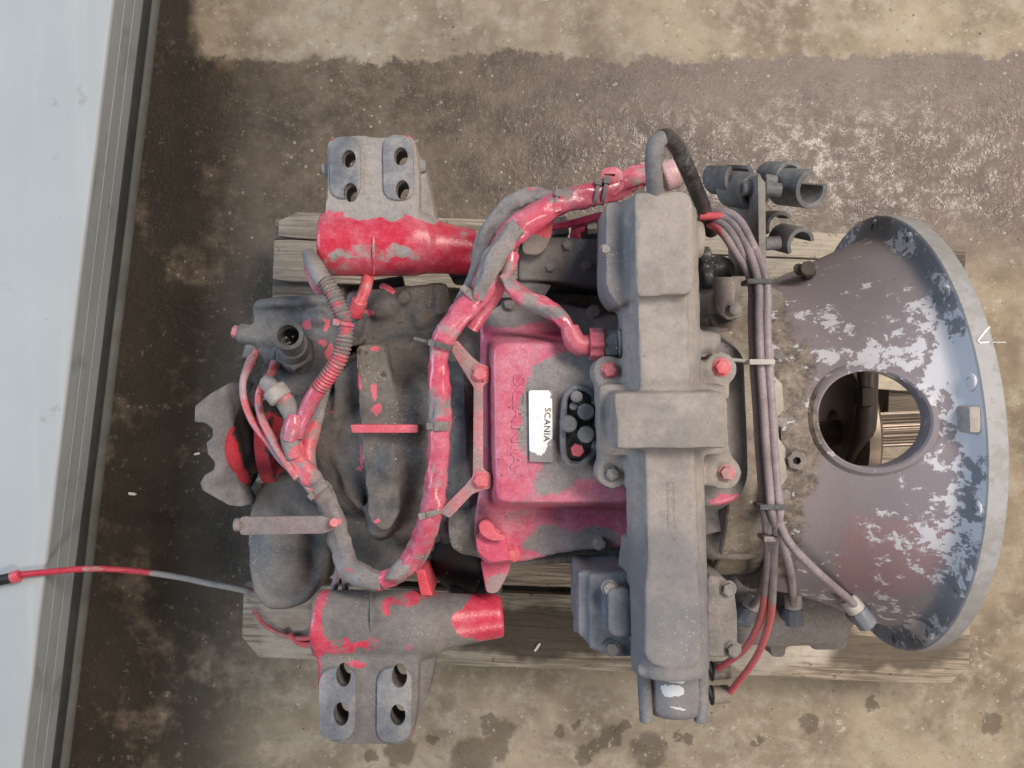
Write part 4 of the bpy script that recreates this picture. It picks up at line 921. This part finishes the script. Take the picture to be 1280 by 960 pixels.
bm = NB(); rc = random.Random(11); hits = []
for _ in range(900):
    px, py = rc.uniform(310, 1000), rc.uniform(360, 760)
    if 780 < px < 900 and rc.random() < .75: continue
    l_, n_ = ray(px, py)
    if n_.z > .55 and l_.z > .3: hits.append(l_)
for l_ in hits:
    s_ = rc.choice((.0007, .0009, .0011, .0016))*rc.uniform(.7, 1.3); vs = []
    for k in range(5):
        a = k*1.2566+rc.random(); vs.append(bm.verts.new((l_.x+math.cos(a)*s_, l_.y+math.sin(a)*s_*rc.uniform(.5, 1), l_.z-.0006)))
    tp = bm.verts.new((l_.x, l_.y, l_.z+s_*rc.uniform(.4, .9)))
    for k in range(5): bm.faces.new((vs[k], vs[(k+1) % 5], tp))
    bm.faces.new(vs[::-1])
t = NT('dirt crumbs'); M['crumb'] = t.out(t.mix(t.step(t.noise(260, 1), .35, .65), (.03, .026, .022), (.50, .46, .41)), .7)
cr = obj('dirt_crumbs', bm, M['crumb'], G); tag(cr, None, None, None, 'stuff')

# ------------------------------------------------------------------ trailing cable and loose bits
tcab = empty('trailing_cable', P(160, 714, 0), 'thin red and grey cable trailing from the gearbox across the beam', 'cable')
cmat = grimy('red grey cable', (.52, .03, .055), (.33, .31, .29), bias=-.28, scale=9, edge=.1, r1=.35, oil=.05, haze=.2, blobs=((250, 728, .1, 65, 30, .8),))
run('cable', [(14, 721, .158), (30, 718, .158), (60, 715, .157), (110, 711, .145), (160, 713, .115), (215, 720, .115), (265, 730, .138), (305, 738, .150), (335, 748, .152), (360, 752, .20)], cmat, tcab, rad=.0052, seg=12)
run('black_sleeve', [(-40, 733, .160), (-10, 727, .160), (16, 722, .160)], M['black'], tcab, rad=.0085, seg=12)
bm = NB(); cyl(bm, P(14, 722.5, .160), P(25, 719, .159), .0098, 14); obj('red_collar', bm, flm, tcab)

def chip(px, py, z, l, wd, ang, label, seed):
    rr = random.Random(seed); bm = NB(); pts = []
    for x, y in ((-.5, -.2), (-.2, -.5), (.3, -.4), (.5, 0), (.25, .45), (-.35, .4)):
        x, y = x*l*rr.uniform(.8, 1.2), y*wd*rr.uniform(.8, 1.2); pts.append((x*math.cos(ang)-y*math.sin(ang), x*math.sin(ang)+y*math.cos(ang)))
    c = P(px, py, z); vt = [bm.verts.new((c.x+x, c.y+y, z+.003+rr.uniform(0, .0015))) for x, y in pts]; vb = [bm.verts.new((c.x+x, c.y+y, z-.0003)) for x, y in pts]
    bm.faces.new(vt); bm.faces.new(vb[::-1])
    for i in range(6): bm.faces.new((vt[i], vb[i], vb[(i+1) % 6], vt[(i+1) % 6]))
    return tag(obj('wood_splinter', bm, M['splinter'], None), label, 'splinter', 'loose pale splinters')
chip(166, 617, 0, .016, .006, -.1, 'pale splinter lying on bare dark floor between beam and yoke', 1)
chip(247, 567, 0, .011, .005, .2, 'tiny pale splinter on the floor by the output yoke', 2)
chip(672, 808, PZ, .020, .004, .95, 'pale splinter lying on the dark oily pallet board', 3)
# loose pale grit, uncountable
bm = NB(); rg_ = random.Random(5)
def stone(px, py, s):
    c = P(px, py, 0); vs = []
    for k in range(6):
        a = k*math.pi/3+rg_.random(); vs.append(bm.verts.new((c.x+math.cos(a)*s*rg_.uniform(.5, 1.2), c.y+math.sin(a)*s*rg_.uniform(.4, 1), -.0003)))
    tp = bm.verts.new((c.x+rg_.uniform(-.3, .3)*s, c.y+rg_.uniform(-.3, .3)*s, s*rg_.uniform(.4, .9)))
    for k in range(6): bm.faces.new((vs[k], vs[(k+1) % 6], tp))
    bm.faces.new(vs[::-1])
for _ in range(1300):
    px, py = rg_.uniform(-60, 1340), rg_.uniform(-60, 1020)
    if px < 215-.12*py: continue
    right = (px-200)/1080
    if rg_.random() > .30+.7*right: continue
    stone(px, py, rg_.choice((.0006, .0008, .001, .0012, .0018)) * rg_.uniform(.6, 1.0)*(.6 if px < 560 else 1))
t = NT('pale grit'); oi = t.noise(400, 2); M['grit'] = t.out(t.mix(oi, (.16, .13, .1), (.62, .56, .48)), .45)
go = obj('floor_grit', bm, M['grit']); tag(go, 'pale grit and sand scattered over the workshop floor', 'grit', None, 'stuff')
